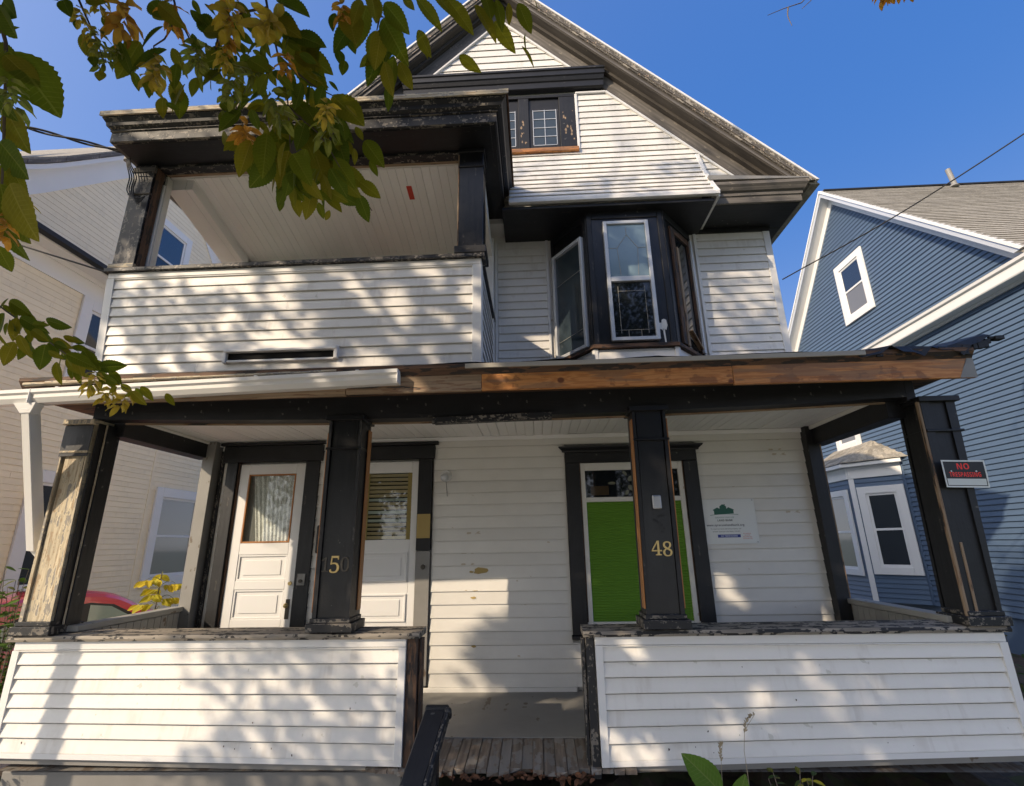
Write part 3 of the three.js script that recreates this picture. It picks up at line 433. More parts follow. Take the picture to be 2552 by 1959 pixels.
// --- roof of the porch: fascia, gutter, felt
{
  hp('porch_roof', new GB().mould([[0.36, 3.40], [0.36, 3.43], [ZW, 3.93], [ZW, 3.30], [0.0, 3.285], [0.27, 3.285]], (d, y) => [-4.40, y, d], (d, y) => [3.50, y, d]), M.brown);
  hp('fascia_board', B(-1.55, -0.42, 3.205, 3.385, 0.284, 0.317), M.oldpine, 'greyed pine fascia board'); hp('fascia_board', B(-0.418, 1.62, 3.205, 3.385, 0.285, 0.318), M.pine, 'raw pine fascia board'); hp('fascia_board', B(1.623, 3.50, 3.19, 3.37, 0.287, 0.32), M.pine, 'raw pine fascia board');
  hp('fascia_board', B(-4.42, -1.56, 3.20, 3.37, 0.275, 0.30), M.oldpine, 'old weathered fascia board behind the gutter');
  hp('fascia_end', new GB().poly([[3.37, 3.19, 0.3215], [3.503, 3.19, 0.3215], [3.503, 3.37, 0.3215], [3.46, 3.36, 0.3215], [3.42, 3.27, 0.3215]]), M.grey);
  hp('drip_edge', new GB().mould([[0.30, 3.43], [0.365, 3.392], [0.372, 3.396], [0.372, 3.432], [0.31, 3.45]], (d, y) => [-0.55, y - 0.008, d], (d, y) => [2.66, y - 0.004, d]), M.edge);
  const e = new GB(); for (let i = 0; i < 14; i++) { const a = -4.36 + i * 0.195, b = a + 0.193; e.mould([[0.22, 3.40], [0.35, 3.392], [0.362, 3.40], [0.358, 3.425 + R(-0.006, 0.006)], [0.22, 3.46]], (d, y) => [a, y + R(-0.003, 0.003) + (a + 1.6) * 0.012, d], (d, y) => [b, y + (b + 1.6) * 0.012, d]); } hp('roof_edge', e, M.cream, 'flaking roof edge above the gutter');
  // torn roofing felt
  const f = new GB(), nx = 60, F = (i, j) => { const x = -1.1 + 4.75 * i / nx, t = x > 2.6 ? (x - 2.6) : 0, z = 0.33 + (x > 2.62 ? 0.05 : 0.01) * j + 0.01 * Math.sin(x * 9), y = 3.446 + 0.006 * Math.sin(x * 7.3) - j * (x > 2.62 ? 0.05 : 0.004) * (1 + 0.7 * Math.sin(x * 17) + 0.4 * Math.sin(x * 41)) + 0.02 * Math.min(1, t * 2) - (j ? t * 0.02 : 0) + (x > 3.35 ? (x - 3.35) * 0.28 : 0); return [x, y, z - 0.08 * (x > 3.3 ? (x - 3.3) : 0)]; };
  for (let i = 0; i < nx; i++) f.poly([F(i, 0), F(i + 1, 0), F(i + 1, 1), F(i, 1)]).poly([F(i, 0), F(i + 1, 0), [F(i + 1, 0)[0], F(i + 1, 0)[1] + 0.17, -0.5], [F(i, 0)[0], F(i, 0)[1] + 0.17, -0.5]]);
  hp('roofing_felt', f, M.rubber);
  const sh = new GB(); for (let k = 0; k < 26; k++) { const x = 2.75 + k * 0.038, y = 3.44 + (x > 3.4 ? (x - 3.4) * 0.3 : 0) + R(-0.008, 0.008), dr = R(0.02, 0.07); sh.box(x, x + R(0.03, 0.07), y - dr, y, 0.325 - R(0, 0.03), 0.34 + R(0, 0.02), { c: 0.002 }); } hp('torn_shingles', sh, M.rubber);
  // gutter and its downspout
  const gp = [[0.302, 3.372], [0.302, 3.262], [0.375, 3.262], [0.40, 3.30], [0.40, 3.33], [0.418, 3.345], [0.418, 3.375], [0.412, 3.375], [0.412, 3.35], [0.39, 3.335], [0.308, 3.272], [0.308, 3.372]];
  const gt = hp('gutter', new GB().mould(gp, (d, y) => [-4.60, y - 0.075, d], (d, y) => [-1.10, y + 0.01, d]).box(-4.604, -4.597, 3.19, 3.295, 0.302, 0.415).box(-1.103, -1.096, 3.272, 3.384, 0.302, 0.415), M.white);
  for (const x of [-4.0, -2.3, -1.45]) mesh(gt, 'gutter_hanger', new GB().box(x, x + 0.03, 3.384 + (x + 1.1) * 0.0245, 3.394 + (x + 1.1) * 0.0245, 0.30, 0.42).bar([x + 0.015, 3.39 + (x + 1.1) * 0.0245, 0.30], [x - 0.04, 3.43, 0.22], 0.02, 0.006), M.alu);
  mesh(gt, 'gutter_joint', B(-4.22, -4.205, 3.19, 3.312, 0.30, 0.421), M.white);
  const ds = hp('downspout', new GB().mould([[-0.075, -0.03], [0.075, -0.03], [0.075, 0.05], [-0.075, 0.05]], (d, y) => [-4.25 + d * 1.3, 3.195, 0.35 + y], (d, y) => [-4.235 + d * 0.6, 3.11, 0.34 + y]).bar([-4.235, 3.16, 0.35], [-4.335, 2.02, -0.10], 0.075, 0.1, [0, 0, 1]).bar([-4.335, 2.04, -0.11], [-4.10, 1.7, -0.27], 0.075, 0.09, [0, 0, 1]).bar([-4.10, 1.72, -0.28], [-4.10, 0.1, -0.3], 0.075, 0.09, [0, 0, 1]), M.white);
}

// ------------------------------------------------------------------ second storey: balcony
{
  // front panel
  const x0 = -4.20, x1 = -0.46, y0 = 3.56, y1 = 4.655, xl = y => -4.13 - 0.09 * (y - y0) / (y1 - y0);
  const p = hp('balcony_panel', B(-4.15, x1, y0, y1, -0.16, -0.045), M.oldtrim, 'clapboard balcony front with a long slot');
  siding(p, { O: [0, 0, -0.045] }, y0 + 0.02, 4.585, 10, (a, b) => [[xl(a) + 0.075, x1 - 0.085, xl(b) + 0.075, x1 - 0.085]], M.vinyl, { t: 0.013, slot: 0.010, warp: 0.0016 });
  mesh(p, 'top_trim', new GB().box(-4.21, x1, 4.595, 4.655, -0.045, -0.018).box(-4.13, x1 - 0.08, 4.582, 4.594, -0.045, -0.024), M.white);
  mesh(p, 'corner_trim', new GB().mould([[0, y0], [0.075, y0], [0.075, 4.594], [0, 4.594]], (d, y) => [xl(y) + d, y, -0.05], (d, y) => [xl(y) + d, y, -0.022], [0, 1, 0]), M.white);
  mesh(p, 'corner_trim', B(x1 - 0.085, x1 + 0.004, y0 - 0.02, 4.594, -0.16, -0.018), M.white);
  const s = mesh(p, 'scupper', B(-2.84, -1.83, 3.678, 3.745, -0.05, -0.024, { c: 0 }), M.void);
  mesh(s, 'slot_frame', new GB().box(-2.87, -1.80, 3.75, 3.775, -0.045, 0.012).box(-2.875, -2.845, 3.645, 3.749, -0.045, 0.006).box(-1.825, -1.79, 3.66, 3.79, -0.045, 0.006).box(-2.843, -1.827, 3.652, 3.674, -0.045, -0.004), M.white);
  hp('balcony_rail', new GB().box(-4.24, -0.42, 4.657, 4.70, -0.19, 0.015), M.peel);
  // side panel, faces right
  const q = hp('balcony_panel', B(-0.56, -0.475, y0 - 0.05, 4.655, ZW, -0.165), M.oldtrim);
  siding(q, { O: [-0.475, 0, 0], U: [0, 0, 1], Nn: [1, 0, 0] }, y0 - 0.04, 4.64, 10, () => [[ZW + 0.06, -0.17, ZW + 0.06, -0.17]], M.vinyl, { t: 0.013, slot: 0.010 });
  hp('balcony_rail', new GB().box(-0.60, -0.44, 4.657, 4.70, ZW, -0.195), M.black);
  hp('balcony_panel', B(-4.12, -4.02, y0, 4.655, ZW, -0.165), M.oldtrim); hp('balcony_rail', B(-4.15, -3.99, 4.657, 4.70, ZW, -0.195), M.black);
  hp('balcony_floor', B(-4.1, -0.5, 3.50, 3.62, ZW, -0.17), M.lightgrey);
  // columns
  const c = hp('balcony_column', B(-0.685, -0.44, 4.70, 5.96, -0.25, -0.01), M.blackgloss, 'black square balcony column');
  mesh(c, 'capital', B(-0.70, -0.425, 5.90, 5.94, -0.26, 0.01), M.black); mesh(c, 'neck_band', B(-0.695, -0.43, 5.72, 5.74, -0.255, 0.002), M.black); mesh(c, 'base', B(-0.72, -0.41, 4.702, 4.78, -0.27, 0.02), M.black);
  mesh(c, 'edge_strip', B(-0.70, -0.686, 4.8, 5.89, -0.05, -0.015), M.oldpine);
  const d = hp('balcony_column', B(-4.19, -3.965, 4.70, 5.96, -0.22, -0.01), M.peel, 'balcony column with black paint flaking off');
  mesh(d, 'dark_face', B(-3.963, -3.945, 4.74, 5.93, -0.13, -0.03), M.brown); mesh(d, 'edge_strip', B(-3.963, -3.935, 4.72, 5.8, -0.16, -0.135), M.white); mesh(d, 'inner_face', B(-3.963, -3.93, 4.72, 5.93, -0.24, -0.162), M.oldtrim);
  mesh(d, 'neck_band', B(-4.20, -3.955, 5.58, 5.60, -0.225, 0.002), M.rake); mesh(d, 'capital', B(-4.20, -3.955, 5.86, 5.92, -0.225, 0.004), M.rake);
  mesh(d, 'base', B(-4.215, -3.95, 4.702, 4.75, -0.23, 0.008), M.cream);
  // beams under the roof, ceiling sloping to the back
  hp('balcony_beam', new GB().box(-4.10, -0.45, 5.935, 6.0, -0.15, -0.04), M.peel);
  hp('beam_strip', new GB().box(-3.95, -0.70, 5.93, 5.975, -0.185, -0.152), M.oldpine); 
  const sb = (x0, x1) => new GB().mould([[x0, 0], [x1, 0], [x1, 0.2], [x0, 0.2]], (d, y) => [d, 5.81 + y, -0.24], (d, y) => [d, 5.50 + y, ZW], [0, 0, 1]);
  const s1 = hp('balcony_side_beam', sb(-3.98, -3.78), M.inwhite[0]); mesh(s1, 'beam_strip', sb(-3.775, -3.70), M.inwhite[1]);
  hp('balcony_side_beam', sb(-0.68, -0.47), M.inwhite[3]);
  const cl = hp('balcony_ceiling', new GB().mould([[-3.95, 0], [-0.5, 0], [-0.5, 0.02], [-3.95, 0.02]], (d, y) => [d, 5.96 + y, -0.2], (d, y) => [d, 5.66 + y, ZW], [0, 0, 1]), M.oldtrim);
  let x = -3.78; while (x < -0.69) { const w = 0.094, h = R(-0.002, 0.002), b = Math.min(x + w - 0.002, -0.685); mesh(cl, 'ceiling_board', new GB().mould([[x + 0.004, -0.014 + h], [b - 0.004, -0.014 + h], [b, -0.009], [b, -0.001], [x, -0.001], [x, -0.009]], (d, y) => [d, 5.955 + y, -0.225], (d, y) => [d, 5.655 + y, ZW + 0.01], [0, 0, 1]), M.inwhite[Math.floor(rnd() * 4)]); x += w; }
  mesh(cl, 'red_tag', new GB().poly([[-1.36, 5.886, -0.44], [-1.30, 5.886, -0.44], [-1.30, 5.846, -0.62], [-1.36, 5.846, -0.62]]), M.redmark);
  mesh(cl, 'tar_mark', new GB().poly([[-2.02, 5.91, -0.33], [-1.99, 5.91, -0.34], [-1.93, 5.872, -0.50], [-1.955, 5.872, -0.50]]).poly([[-1.88, 5.846, -0.62], [-1.87, 5.846, -0.62], [-1.84, 5.816, -0.75], [-1.85, 5.816, -0.75]]), M.brown);
  // wall inside the balcony
  const w = hp('balcony_wall', B(-3.74, -0.45, 3.6, 5.85, ZW - 0.018, ZW - 0.002), M.oldtrim);
  siding(w, { O: [0, 0, ZW] }, 4.2, 5.55, 12, () => [[-3.68, -2.76, -3.68, -2.76], [-2.34, -2.22, -2.34, -2.22], [-1.39, -1.26, -1.39, -1.26]], M.inwhite, { t: 0.013 });
  mesh(w, 'frieze_board', B(-3.72, -0.5, 5.56, 5.65, ZW, ZW + 0.02), M.inwhite[0]);
  for (const [a, b, top, l] of [[-2.75, -2.35, 5.545, 'shade'], [-1.25, -0.85, 5.545, 'leaded']]) { const f = mesh(w, 'window', new GB().box(a, a + 0.05, 4.3, top, ZW - 0.01, ZW + 0.04).box(b - 0.05, b, 4.3, top, ZW - 0.01, ZW + 0.04).box(a + 0.05, b - 0.05, top - 0.06, top, ZW - 0.01, ZW + 0.04).box(a + 0.05, b - 0.05, 4.3, top - 0.06, ZW - 0.01, ZW + 0.004), M.inwhite[2]); mesh(w, 'pane', B(a + 0.05, b - 0.05, 4.3, top - 0.06, ZW + 0.006, ZW + 0.01, { c: 0 }), M[l]); mesh(w, 'sash_rail', B(a + 0.12, b - 0.12, 5.28, 5.34, ZW + 0.01, ZW + 0.02), M.brown); }
  mesh(w, 'door', new GB().box(-2.20, -2.13, 3.7, 5.55, ZW - 0.01, ZW + 0.04).box(-1.47, -1.40, 3.7, 5.55, ZW - 0.01, ZW + 0.04).box(-2.13, -1.47, 5.48, 5.55, ZW - 0.01, ZW + 0.04), M.inwhite[1]);
  mesh(w, 'door_leaf', B(-2.13, -1.47, 3.7, 5.35, ZW, ZW + 0.012), M.redmark); mesh(w, 'transom', B(-2.13, -1.47, 5.355, 5.475, ZW, ZW + 0.01), M.inwhite[0]);
  hp('corner_post', B(-3.80, -3.70, 3.6, 5.75, ZW, ZW + 0.10), M.inwhite[2]); hp('corner_post', B(-0.55, -0.45, 3.6, 5.80, ZW, ZW + 0.12), M.inwhite[0]);
}
// --- cornice and roof of the balcony
{
  const prof = [[0.0, 5.975], [0.26, 5.975], [0.275, 5.985], [0.275, 6.10], [0.29, 6.104], [0.29, 6.122], [0.30, 6.126], [0.325, 6.14], [0.335, 6.175], [0.365, 6.205], [0.37, 6.235], [0.0, 6.25]];
  const xL = -4.08, xR = -0.58;                                       // the faces the cornice is measured from
  const fr = new GB().mould(prof, (d, y) => [xL - d * 0.55, y, 0.02 + d], (d, y) => [xR + d * 1.10, y, 0.02 + d]);
  hp('balcony_cornice', fr, M.peel, 'black balcony cornice with flaking paint');
  hp('balcony_cornice', new GB().mould(prof, (d, y) => [xR + d * 1.10, y, 0.02 + d], (d, y) => [xR + d * 1.10, y, -1.0], [0, 0, 1]), M.black);
  hp('balcony_cornice', new GB().mould(prof, (d, y) => [xL - d * 0.55, y, 0.02 + d], (d, y) => [xL - d * 0.55, y, -1.6], [0, 0, 1]), M.rake);
  hp('soffit', new GB().box(xL - 0.1, xR + 0.24, 5.966, 5.9735, -0.16, 0.265).box(xL, xR, 5.974, 5.99, -1.05, 0.02).box(-0.58, -0.30, 5.97, 5.99, ZW, -0.06), M.black);
  hp('drip_edge', new GB().mould([[0.372, 6.215], [0.388, 6.215], [0.388, 6.268], [0.0, 6.278], [0.0, 6.255], [0.372, 6.245]], (d, y) => [xL - d * 0.56, y, 0.02 + d], (d, y) => [xR + d * 1.11, y, 0.02 + d]), M.cream);
  hp('drip_edge', new GB().mould([[0.372, 6.225], [0.385, 6.225], [0.385, 6.262], [0.0, 6.275]], (d, y) => [xR + d * 1.11, y, 0.02 + d], (d, y) => [xR + d * 1.11, y, -1.0], [0, 0, 1]), M.brown);
  hp('balcony_roof', new GB().box(xL - 0.1, xR + 0.35, 6.262, 6.29, -1.5, 0.3), M.shingle);
}
// --- front wall of the second storey with the bay
{
  const w = hp('upper_wall', B(-0.5, 3.09, 3.85, 6.0, ZW - 0.018, ZW - 0.002), M.oldtrim);
  siding(w, { O: [0, 0, ZW] }, 3.95, 5.80, 17, () => [[-0.40, 0.22, -0.40, 0.22], [2.17, 3.02, 2.17, 3.02]], M.vinyl, { t: 0.013, slot: 0.010 });
  mesh(w, 'corner_trim', B(3.02, 3.105, 3.9, 5.80, ZW - 0.06, ZW + 0.022), M.white); mesh(w, 'corner_trim', B(2.13, 2.168, 3.9, 5.80, ZW, ZW + 0.022), M.white); mesh(w, 'corner_trim', B(0.222, 0.255, 3.9, 5.80, ZW, ZW + 0.022), M.white); mesh(w, 'corner_trim', B(-0.44, -0.405, 3.9, 5.80, ZW, ZW + 0.022), M.white);
  mesh(w, 'frieze_board', B(2.13, 3.12, 5.802, 5.875, ZW, ZW + 0.03), M.black);
  // bay: black box with three faces
  const P = [[0.30, ZW], [0.70, -0.95], [1.60, -0.95], [2.08, ZW]], y0 = 3.80, y1 = 5.80;
  const fr = k => { const [ax, az] = P[k], [bx, bz] = P[k + 1], L = Math.hypot(bx - ax, bz - az), U = [(bx - ax) / L, 0, (bz - az) / L]; return { L, U, O: [ax, 0, az], Nn: [-U[2], 0, U[0]], m: new THREE.Matrix4().makeBasis(V(...U), V(0, 1, 0), V(-U[2], 0, U[0])).setPosition(ax, 0, az) }; };
  const bay = hp('bay_window', (() => { const g = new GB(); for (let k = 0; k < 3; k++) g.poly([[P[k][0], 4.02, P[k][1]], [P[k + 1][0], 4.02, P[k + 1][1]], [P[k + 1][0], y1, P[k + 1][1]], [P[k][0], y1, P[k][1]]], [0, 1, 0]); g.poly([...P.map(q => [q[0], y1, q[1]])]); return g; })(), M.blackgloss, 'black bay window under the gable skirt');
  for (let k = 0; k < 3; k++) { const f = fr(k), b = (g, n, mm, par = bay) => mesh(par, n, g, mm);
    b(new GB().box(0.0, 0.06, 4.02, y1, 0.001, 0.014, { m: f.m }).box(f.L - 0.06, f.L, 4.02, y1, 0.001, 0.014, { m: f.m }).box(0.06, f.L - 0.06, 5.70, y1, 0.001, 0.014, { m: f.m }), 'corner_board', M.black);
    b(new GB().box(-0.02, f.L + 0.02, 4.03, 4.075, -0.02, 0.045, { m: f.m }), 'sill', M.brown);
    // vinyl skirt below
    const sk = b(new GB().box(0, f.L, y0, 4.03, -0.02, 0.0, { m: f.m }), 'bay_skirt', M.white); siding(sk, f, y0, 4.0, 2, () => [[0.035, f.L - 0.035, 0.035, f.L - 0.035]], M.vinyl, { t: 0.013, slot: 0.010 });
    b(new GB().box(-0.01, 0.034, y0, 4.029, 0, 0.02, { m: f.m }).box(f.L - 0.034, f.L + 0.01, y0, 4.029, 0, 0.02, { m: f.m }), 'corner_trim', M.white, sk);
    const a = k === 1 ? 0.19 : k === 0 ? 0.05 : 0.14, e = k === 1 ? 0.72 : f.L - (k === 0 ? 0.07 : 0.06), b0 = k === 0 ? 4.08 : 4.11, t0 = k === 0 ? 5.5 : 5.64, wf = 0.042;
    const box = (...q) => new GB().box(...q, { m: f.m });
    if (k < 2) {
      const win = b(new GB().box(a, a + wf, b0, t0, 0.0, 0.05, { m: f.m }).box(e - wf, e, b0, t0, 0.0, 0.05, { m: f.m }).box(a + wf, e - wf, t0 - wf, t0, 0, 0.05, { m: f.m }).box(a + wf, e - wf, b0, b0 + wf, 0, 0.05, { m: f.m }), 'window', M.alu);
      if (k === 1) b(new GB().box(a + wf, e - wf, 4.84, 4.89, 0.002, 0.045, { m: f.m }).box(a + wf + 0.002, e - wf - 0.002, 4.895, 4.91, 0.002, 0.03, { m: f.m }), 'meeting_rail', M.alu);
      b(box(a + wf, e - wf, b0 + wf, k ? 4.84 : t0 - wf, 0.004, 0.014), 'pane', k ? M.dark : M.leaded);
      if (k === 1) b(box(a + wf, e - wf, 4.89, t0 - wf, 0.016, 0.026), 'pane', M.skypane);
      const came = new GB(), L = (x0, yy0, x1, yy1) => came.bar([x0, yy0, 0.028], [x1, yy1, 0.028], 0.0045, 0.004, [0, 0, 1]);
      const mid = (a + e) / 2;
      if (k === 1) { for (const s of [-1, 1]) { L(mid + s * 0.10, 4.92, mid + s * 0.12, 5.28); L(mid + s * 0.12, 5.28, mid + s * 0.005, 5.45); L(mid + s * 0.12, 5.28, mid + s * 0.21, 5.28); L(mid + s * 0.15, 4.2, mid + s * 0.15, 4.78); L(mid + s * 0.21, 4.24, mid + s * 0.15, 4.24); } L(mid, 5.44, mid, 5.56); L(mid - 0.21, 4.24, mid + 0.21, 4.24); L(mid - 0.15, 4.72, mid + 0.15, 4.72); for (const x of [-0.07, 0.07]) L(mid + x, 4.16, mid + x, 4.24); }
      else { for (const y of [4.3, 5.05]) L(a + wf, y, e - wf, y + 0.03); }
      const m0 = came.geo(); m0.applyMatrix4(f.m); b(m0, 'lead_came', M.edge, win);
    } else {
      const win = b(new GB().box(a, a + 0.09, b0, t0, 0, 0.03, { m: f.m }).box(e - 0.07, e, b0, t0, 0, 0.03, { m: f.m }).box(a + 0.09, e - 0.07, t0 - 0.08, t0, 0, 0.03, { m: f.m }), 'window', M.brown, bay);
      win.userData.label = 'broken side window with bare brown frame'; b(box(a + 0.09, e - 0.07, b0, t0 - 0.08, 0.002, 0.006), 'pane', M.dark, win);
      b(new GB().box(a + 0.12, a + 0.17, b0, 5.4, 0.008, 0.03, { m: f.m }).bar([...V(a + 0.15, 4.3, 0.05).applyMatrix4(f.m)], [...V(a + 0.45, 4.15, 0.03).applyMatrix4(f.m)], 0.06, 0.02), 'splintered_board', M.oldpine, win);
      b(box(e - 0.05, e - 0.01, b0, t0, 0.031, 0.06), 'storm_frame', M.alu, win);
    }
  }
  mesh(bay, 'bare_patch', (() => { const g = new GB(), q = []; for (let i = 0; i < 14; i++) { const a = i / 14 * 6.28, r = 0.05 * R(0.6, 1.25); q.push([1.475 + Math.cos(a) * r, 4.29 + Math.sin(a) * r * 1.4, -0.948]); } g.poly(q); g.poly([[1.465, 4.25, -0.948], [1.485, 4.25, -0.948], [1.492, 4.04, -0.948], [1.478, 4.04, -0.948]]); return g; })(), M.oldtrim);
  hp('soffit', new GB().box(-0.3, 2.20, 5.80, 5.84, ZW, -0.83), M.black);
}
// ------------------------------------------------------------------ gable
const AX = -0.30, AY = 9.80, SL = 0.985;
const rakeY = (x, s = 0) => AY - Math.abs(x - AX) * SL - s * Math.hypot(1, SL);      // line a distance s inside the roof edge
const rakeX = (y, s = 0) => (AY - s * Math.hypot(1, SL) - y) / SL;                     // half width at y
const ZG = -1.15;
{
  const w = hp('gable_wall', new GB().mould([[-3.3, 6.2], [2.9, 6.2], [AX, AY - 0.4]], (d, y) => [d, y, ZG - 0.04], (d, y) => [d, y, ZG - 0.003]), M.oldtrim);
  const si = 0.405, hx = y => Math.max(0, rakeX(y, si));
  // top triangle
  siding(w, { O: [0, 0, ZG] }, 8.25, 9.19, 8, (a, b) => [[AX - hx(a) + 0.02, AX + hx(a) - 0.02, AX - hx(b) + 0.02, AX + hx(b) - 0.02]], M.vinyl, { t: 0.013, slot: 0.010 });
  for (const s of [-1, 1]) mesh(w, 'rake_trim', new GB().bar([AX + s * hx(8.22), 8.22, ZG + 0.02], [AX + s * 0.01, AY - si * Math.hypot(1, SL), ZG + 0.02], 0.03, 0.045, [0, 0, 1]), M.white);
  mesh(w, 'base_trim', B(AX - hx(8.22), AX + hx(8.22), 8.215, 8.25, ZG, ZG + 0.03), M.white);
  // main field right of the attic window, then the flared skirt
  const xr = y => y > 6.72 ? AX + hx(y) - 0.01 : 2.19 + (6.72 - y) * 0.06;
  siding(w, { O: [0, 0, ZG] }, 6.93, 7.83, 9, (a, b) => [[0.72, xr(a), 0.72, xr(b)]], M.vinyl, { t: 0.013, slot: 0.010 });
  const fl = y => { const t = clamp((6.93 - y) / 1.03); return 0.35 * t * t * 0.75 + 0.09 * t; };
  siding(w, { O: [0, 0, ZG] }, 5.90, 6.93, 11, (a, b) => { const l = a < 6.28 ? -0.21 : -0.9; return [[l, xr(a), l, xr(b)]]; }, M.vinyl, { t: 0.013, slot: 0.010, out: fl });
  mesh(w, 'skirt_trim', new GB().box(-0.215, 2.255, 5.862, 5.902, ZG + fl(5.9) - 0.03, ZG + fl(5.9) + 0.022), M.white);
  const e = new GB(); for (let i = 0; i < 8; i++) { const a = 6.72 - i * 0.1025, b = a - 0.1025; e.bar([xr(a), a, ZG + fl(a) + 0.008], [xr(b), b, ZG + fl(b) + 0.008], 0.05, 0.03, [0, 0, 1]); } mesh(w, 'corner_trim', e, M.white);
  mesh(w, 'rake_trim', new GB().bar([0.70, 7.845, ZG + 0.02], [AX + hx(7.845), 7.845, ZG + 0.02], 0.03, 0.03).bar([AX + hx(7.845), 7.845, ZG + 0.02], [AX + hx(6.70), 6.70, ZG + 0.02], 0.03, 0.04, [0, 0, 1]).box(0.685, 0.72, 6.88, 7.83, ZG, ZG + 0.03), M.white);
  // skirt side and its underside edge
  hp('skirt_side', new GB().poly([[2.23, 5.87, -0.85], [2.23, 5.87, ZW], [2.2, 6.7, ZG - 0.02], [2.19, 6.72, ZG]]), M.vinyl[0]);
  hp('skirt_side_trim', new GB().bar([2.25, 5.872, -0.82], [2.25, 5.872, ZW], 0.035, 0.035), M.white);
  siding(w, { O: [0, 0, ZG] }, 6.20, 6.72, 5, (a, b) => [[2.245, AX + hx(a), 2.245, Math.max(2.25, AX + hx(b))]], M.vinyl, { t: 0.013, slot: 0.010 });
  mesh(w, 'rake_trim', new GB().bar([AX + hx(6.70), 6.70, ZG + 0.02], [AX + hx(6.2), 6.2, ZG + 0.02], 0.03, 0.035, [0, 0, 1]), M.white);
  // attic windows
  const at = hp('attic_window', new GB().box(0.30, 0.685, 6.92, 7.83, ZG - 0.02, ZG + 0.03).box(-0.40, -0.12, 6.92, 7.83, ZG - 0.02, ZG + 0.03).box(-1.3, 0.685, 7.60, 7.83, ZG - 0.02, ZG + 0.028), M.black, 'pair of leaded attic sashes in flaking black frames');
  at.geometry.dispose(); at.geometry = new GB().box(0.47, 0.685, 6.96, 7.79, ZG - 0.02, ZG + 0.03).box(-0.08, 0.06, 6.96, 7.79, ZG - 0.02, ZG + 0.03).box(-0.9, -0.46, 6.96, 7.79, ZG - 0.02, ZG + 0.03).box(-0.9, 0.685, 7.792, 7.84, ZG - 0.02, ZG + 0.03).geo();
  for (const [a, b] of [[0.06, 0.47], [-0.46, -0.08]]) {
    mesh(at, 'sash', new GB().box(a, a + 0.055, 6.97, 7.60, ZG - 0.02, ZG + 0.012).box(b - 0.045, b, 6.97, 7.60, ZG - 0.02, ZG + 0.012).box(a + 0.055, b - 0.045, 6.965, 7.01, ZG - 0.02, ZG + 0.012), M.black);
    mesh(at, 'blank_panel', B(a, b, 7.60, 7.79, ZG - 0.01, ZG + 0.002), M.black);
    mesh(at, 'pane', B(a + 0.055, b - 0.045, 7.01, 7.60, ZG - 0.003, ZG + 0.002, { c: 0 }), M.leaded);
    const g = new GB(), A = a + 0.055, W = b - a - 0.1; for (let i = 0; i < 2; i++) for (let j = 0; j < 4; j++) { }
    for (let j = 0; j <= 4; j++) g.box(A, A + W, 7.015 + j * 0.143, 7.023 + j * 0.143, ZG + 0.003, ZG + 0.009, { c: 0 }); for (let i = 0; i <= 2; i++) g.box(A + i * W / 2 - 0.004, A + i * W / 2 + 0.004, 7.02, 7.60, ZG + 0.0095, ZG + 0.013, { c: 0 }); mesh(at, 'lead_came', g, M.alu);
  }
  { const g = new GB(); for (let k = 0; k < 15; k++) { const x = R(0.50, 0.65), y = R(7.02, 7.55), q = []; const s = R(0.006, 0.021); for (let i = 0; i < 8; i++) { const a = i / 8 * 6.283, r = s * R(0.6, 1.1); q.push([x + Math.cos(a) * r * 0.8, y + Math.sin(a) * r * 1.5, ZG + 0.0308]); } g.poly(q); } for (let k = 0; k < 9; k++) { const x = R(-0.05, 0.02), y = R(7.0, 7.4), q = [], s = R(0.006, 0.024); for (let i = 0; i < 8; i++) { const a = i / 8 * 6.283, r = s * R(0.6, 1.1); q.push([x + Math.cos(a) * r * 0.7, y + Math.sin(a) * r * 1.6, ZG + 0.0308]); } g.poly(q); } mesh(at, 'paint_chips', g, M.oldpine).userData.kind = 'stuff'; }
  mesh(at, 'sill', B(-0.95, 0.70, 6.875, 6.935, ZG - 0.02, ZG + 0.06), M.pine);
  // ledge across the gable
  hp('gable_ledge', new GB().mould([[0, 7.89], [0.07, 7.89], [0.085, 7.90], [0.085, 7.99], [0.10, 8.0], [0.12, 8.05], [0.135, 8.06], [0.135, 8.13], [0.15, 8.14], [0.15, 8.17], [0, 8.21]], (d, y) => [-1.62 - d * 0.35, y, ZG + d], (d, y) => [1.05 + d * 0.35, y, ZG + d]), M.black, 'black moulded ledge across the gable');
  // rakes: frieze on the wall, soffit, stepped fascia
  for (const s of [-1, 1]) {
    const L = (off, y) => [AX + s * rakeX(y, off), y], yb = 5.95, ns = [s * SL, 1].map(v => v / Math.hypot(1, SL));
    const band = (s0, s1, z0, z1, m, name, ybot = yb, yc = 0) => { const g = new GB(), q = [[AX, AY - s0 * Math.hypot(1, SL)], L(s0, ybot), L(s1, ybot), [AX, AY - s1 * Math.hypot(1, SL)]]; g.mould(q, (d, y) => [d, y, z0], (d, y) => [d, y, z1], [s, -SL, 0].map(v => v / Math.hypot(1, SL))); return hp(name, g, m); };
    const ZR = -0.95;
    band(0.165, 0.395, ZG, ZG + 0.025, M.rake, 'rake_frieze', 6.25); band(0.355, 0.385, ZG + 0.026, ZG + 0.04, M.rake, 'rake_moulding', 6.25);
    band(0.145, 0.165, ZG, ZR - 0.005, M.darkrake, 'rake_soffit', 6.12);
    band(0.165, 0.205, ZG + 0.026, ZG + 0.09, M.darkrake, 'rake_moulding', 6.2);
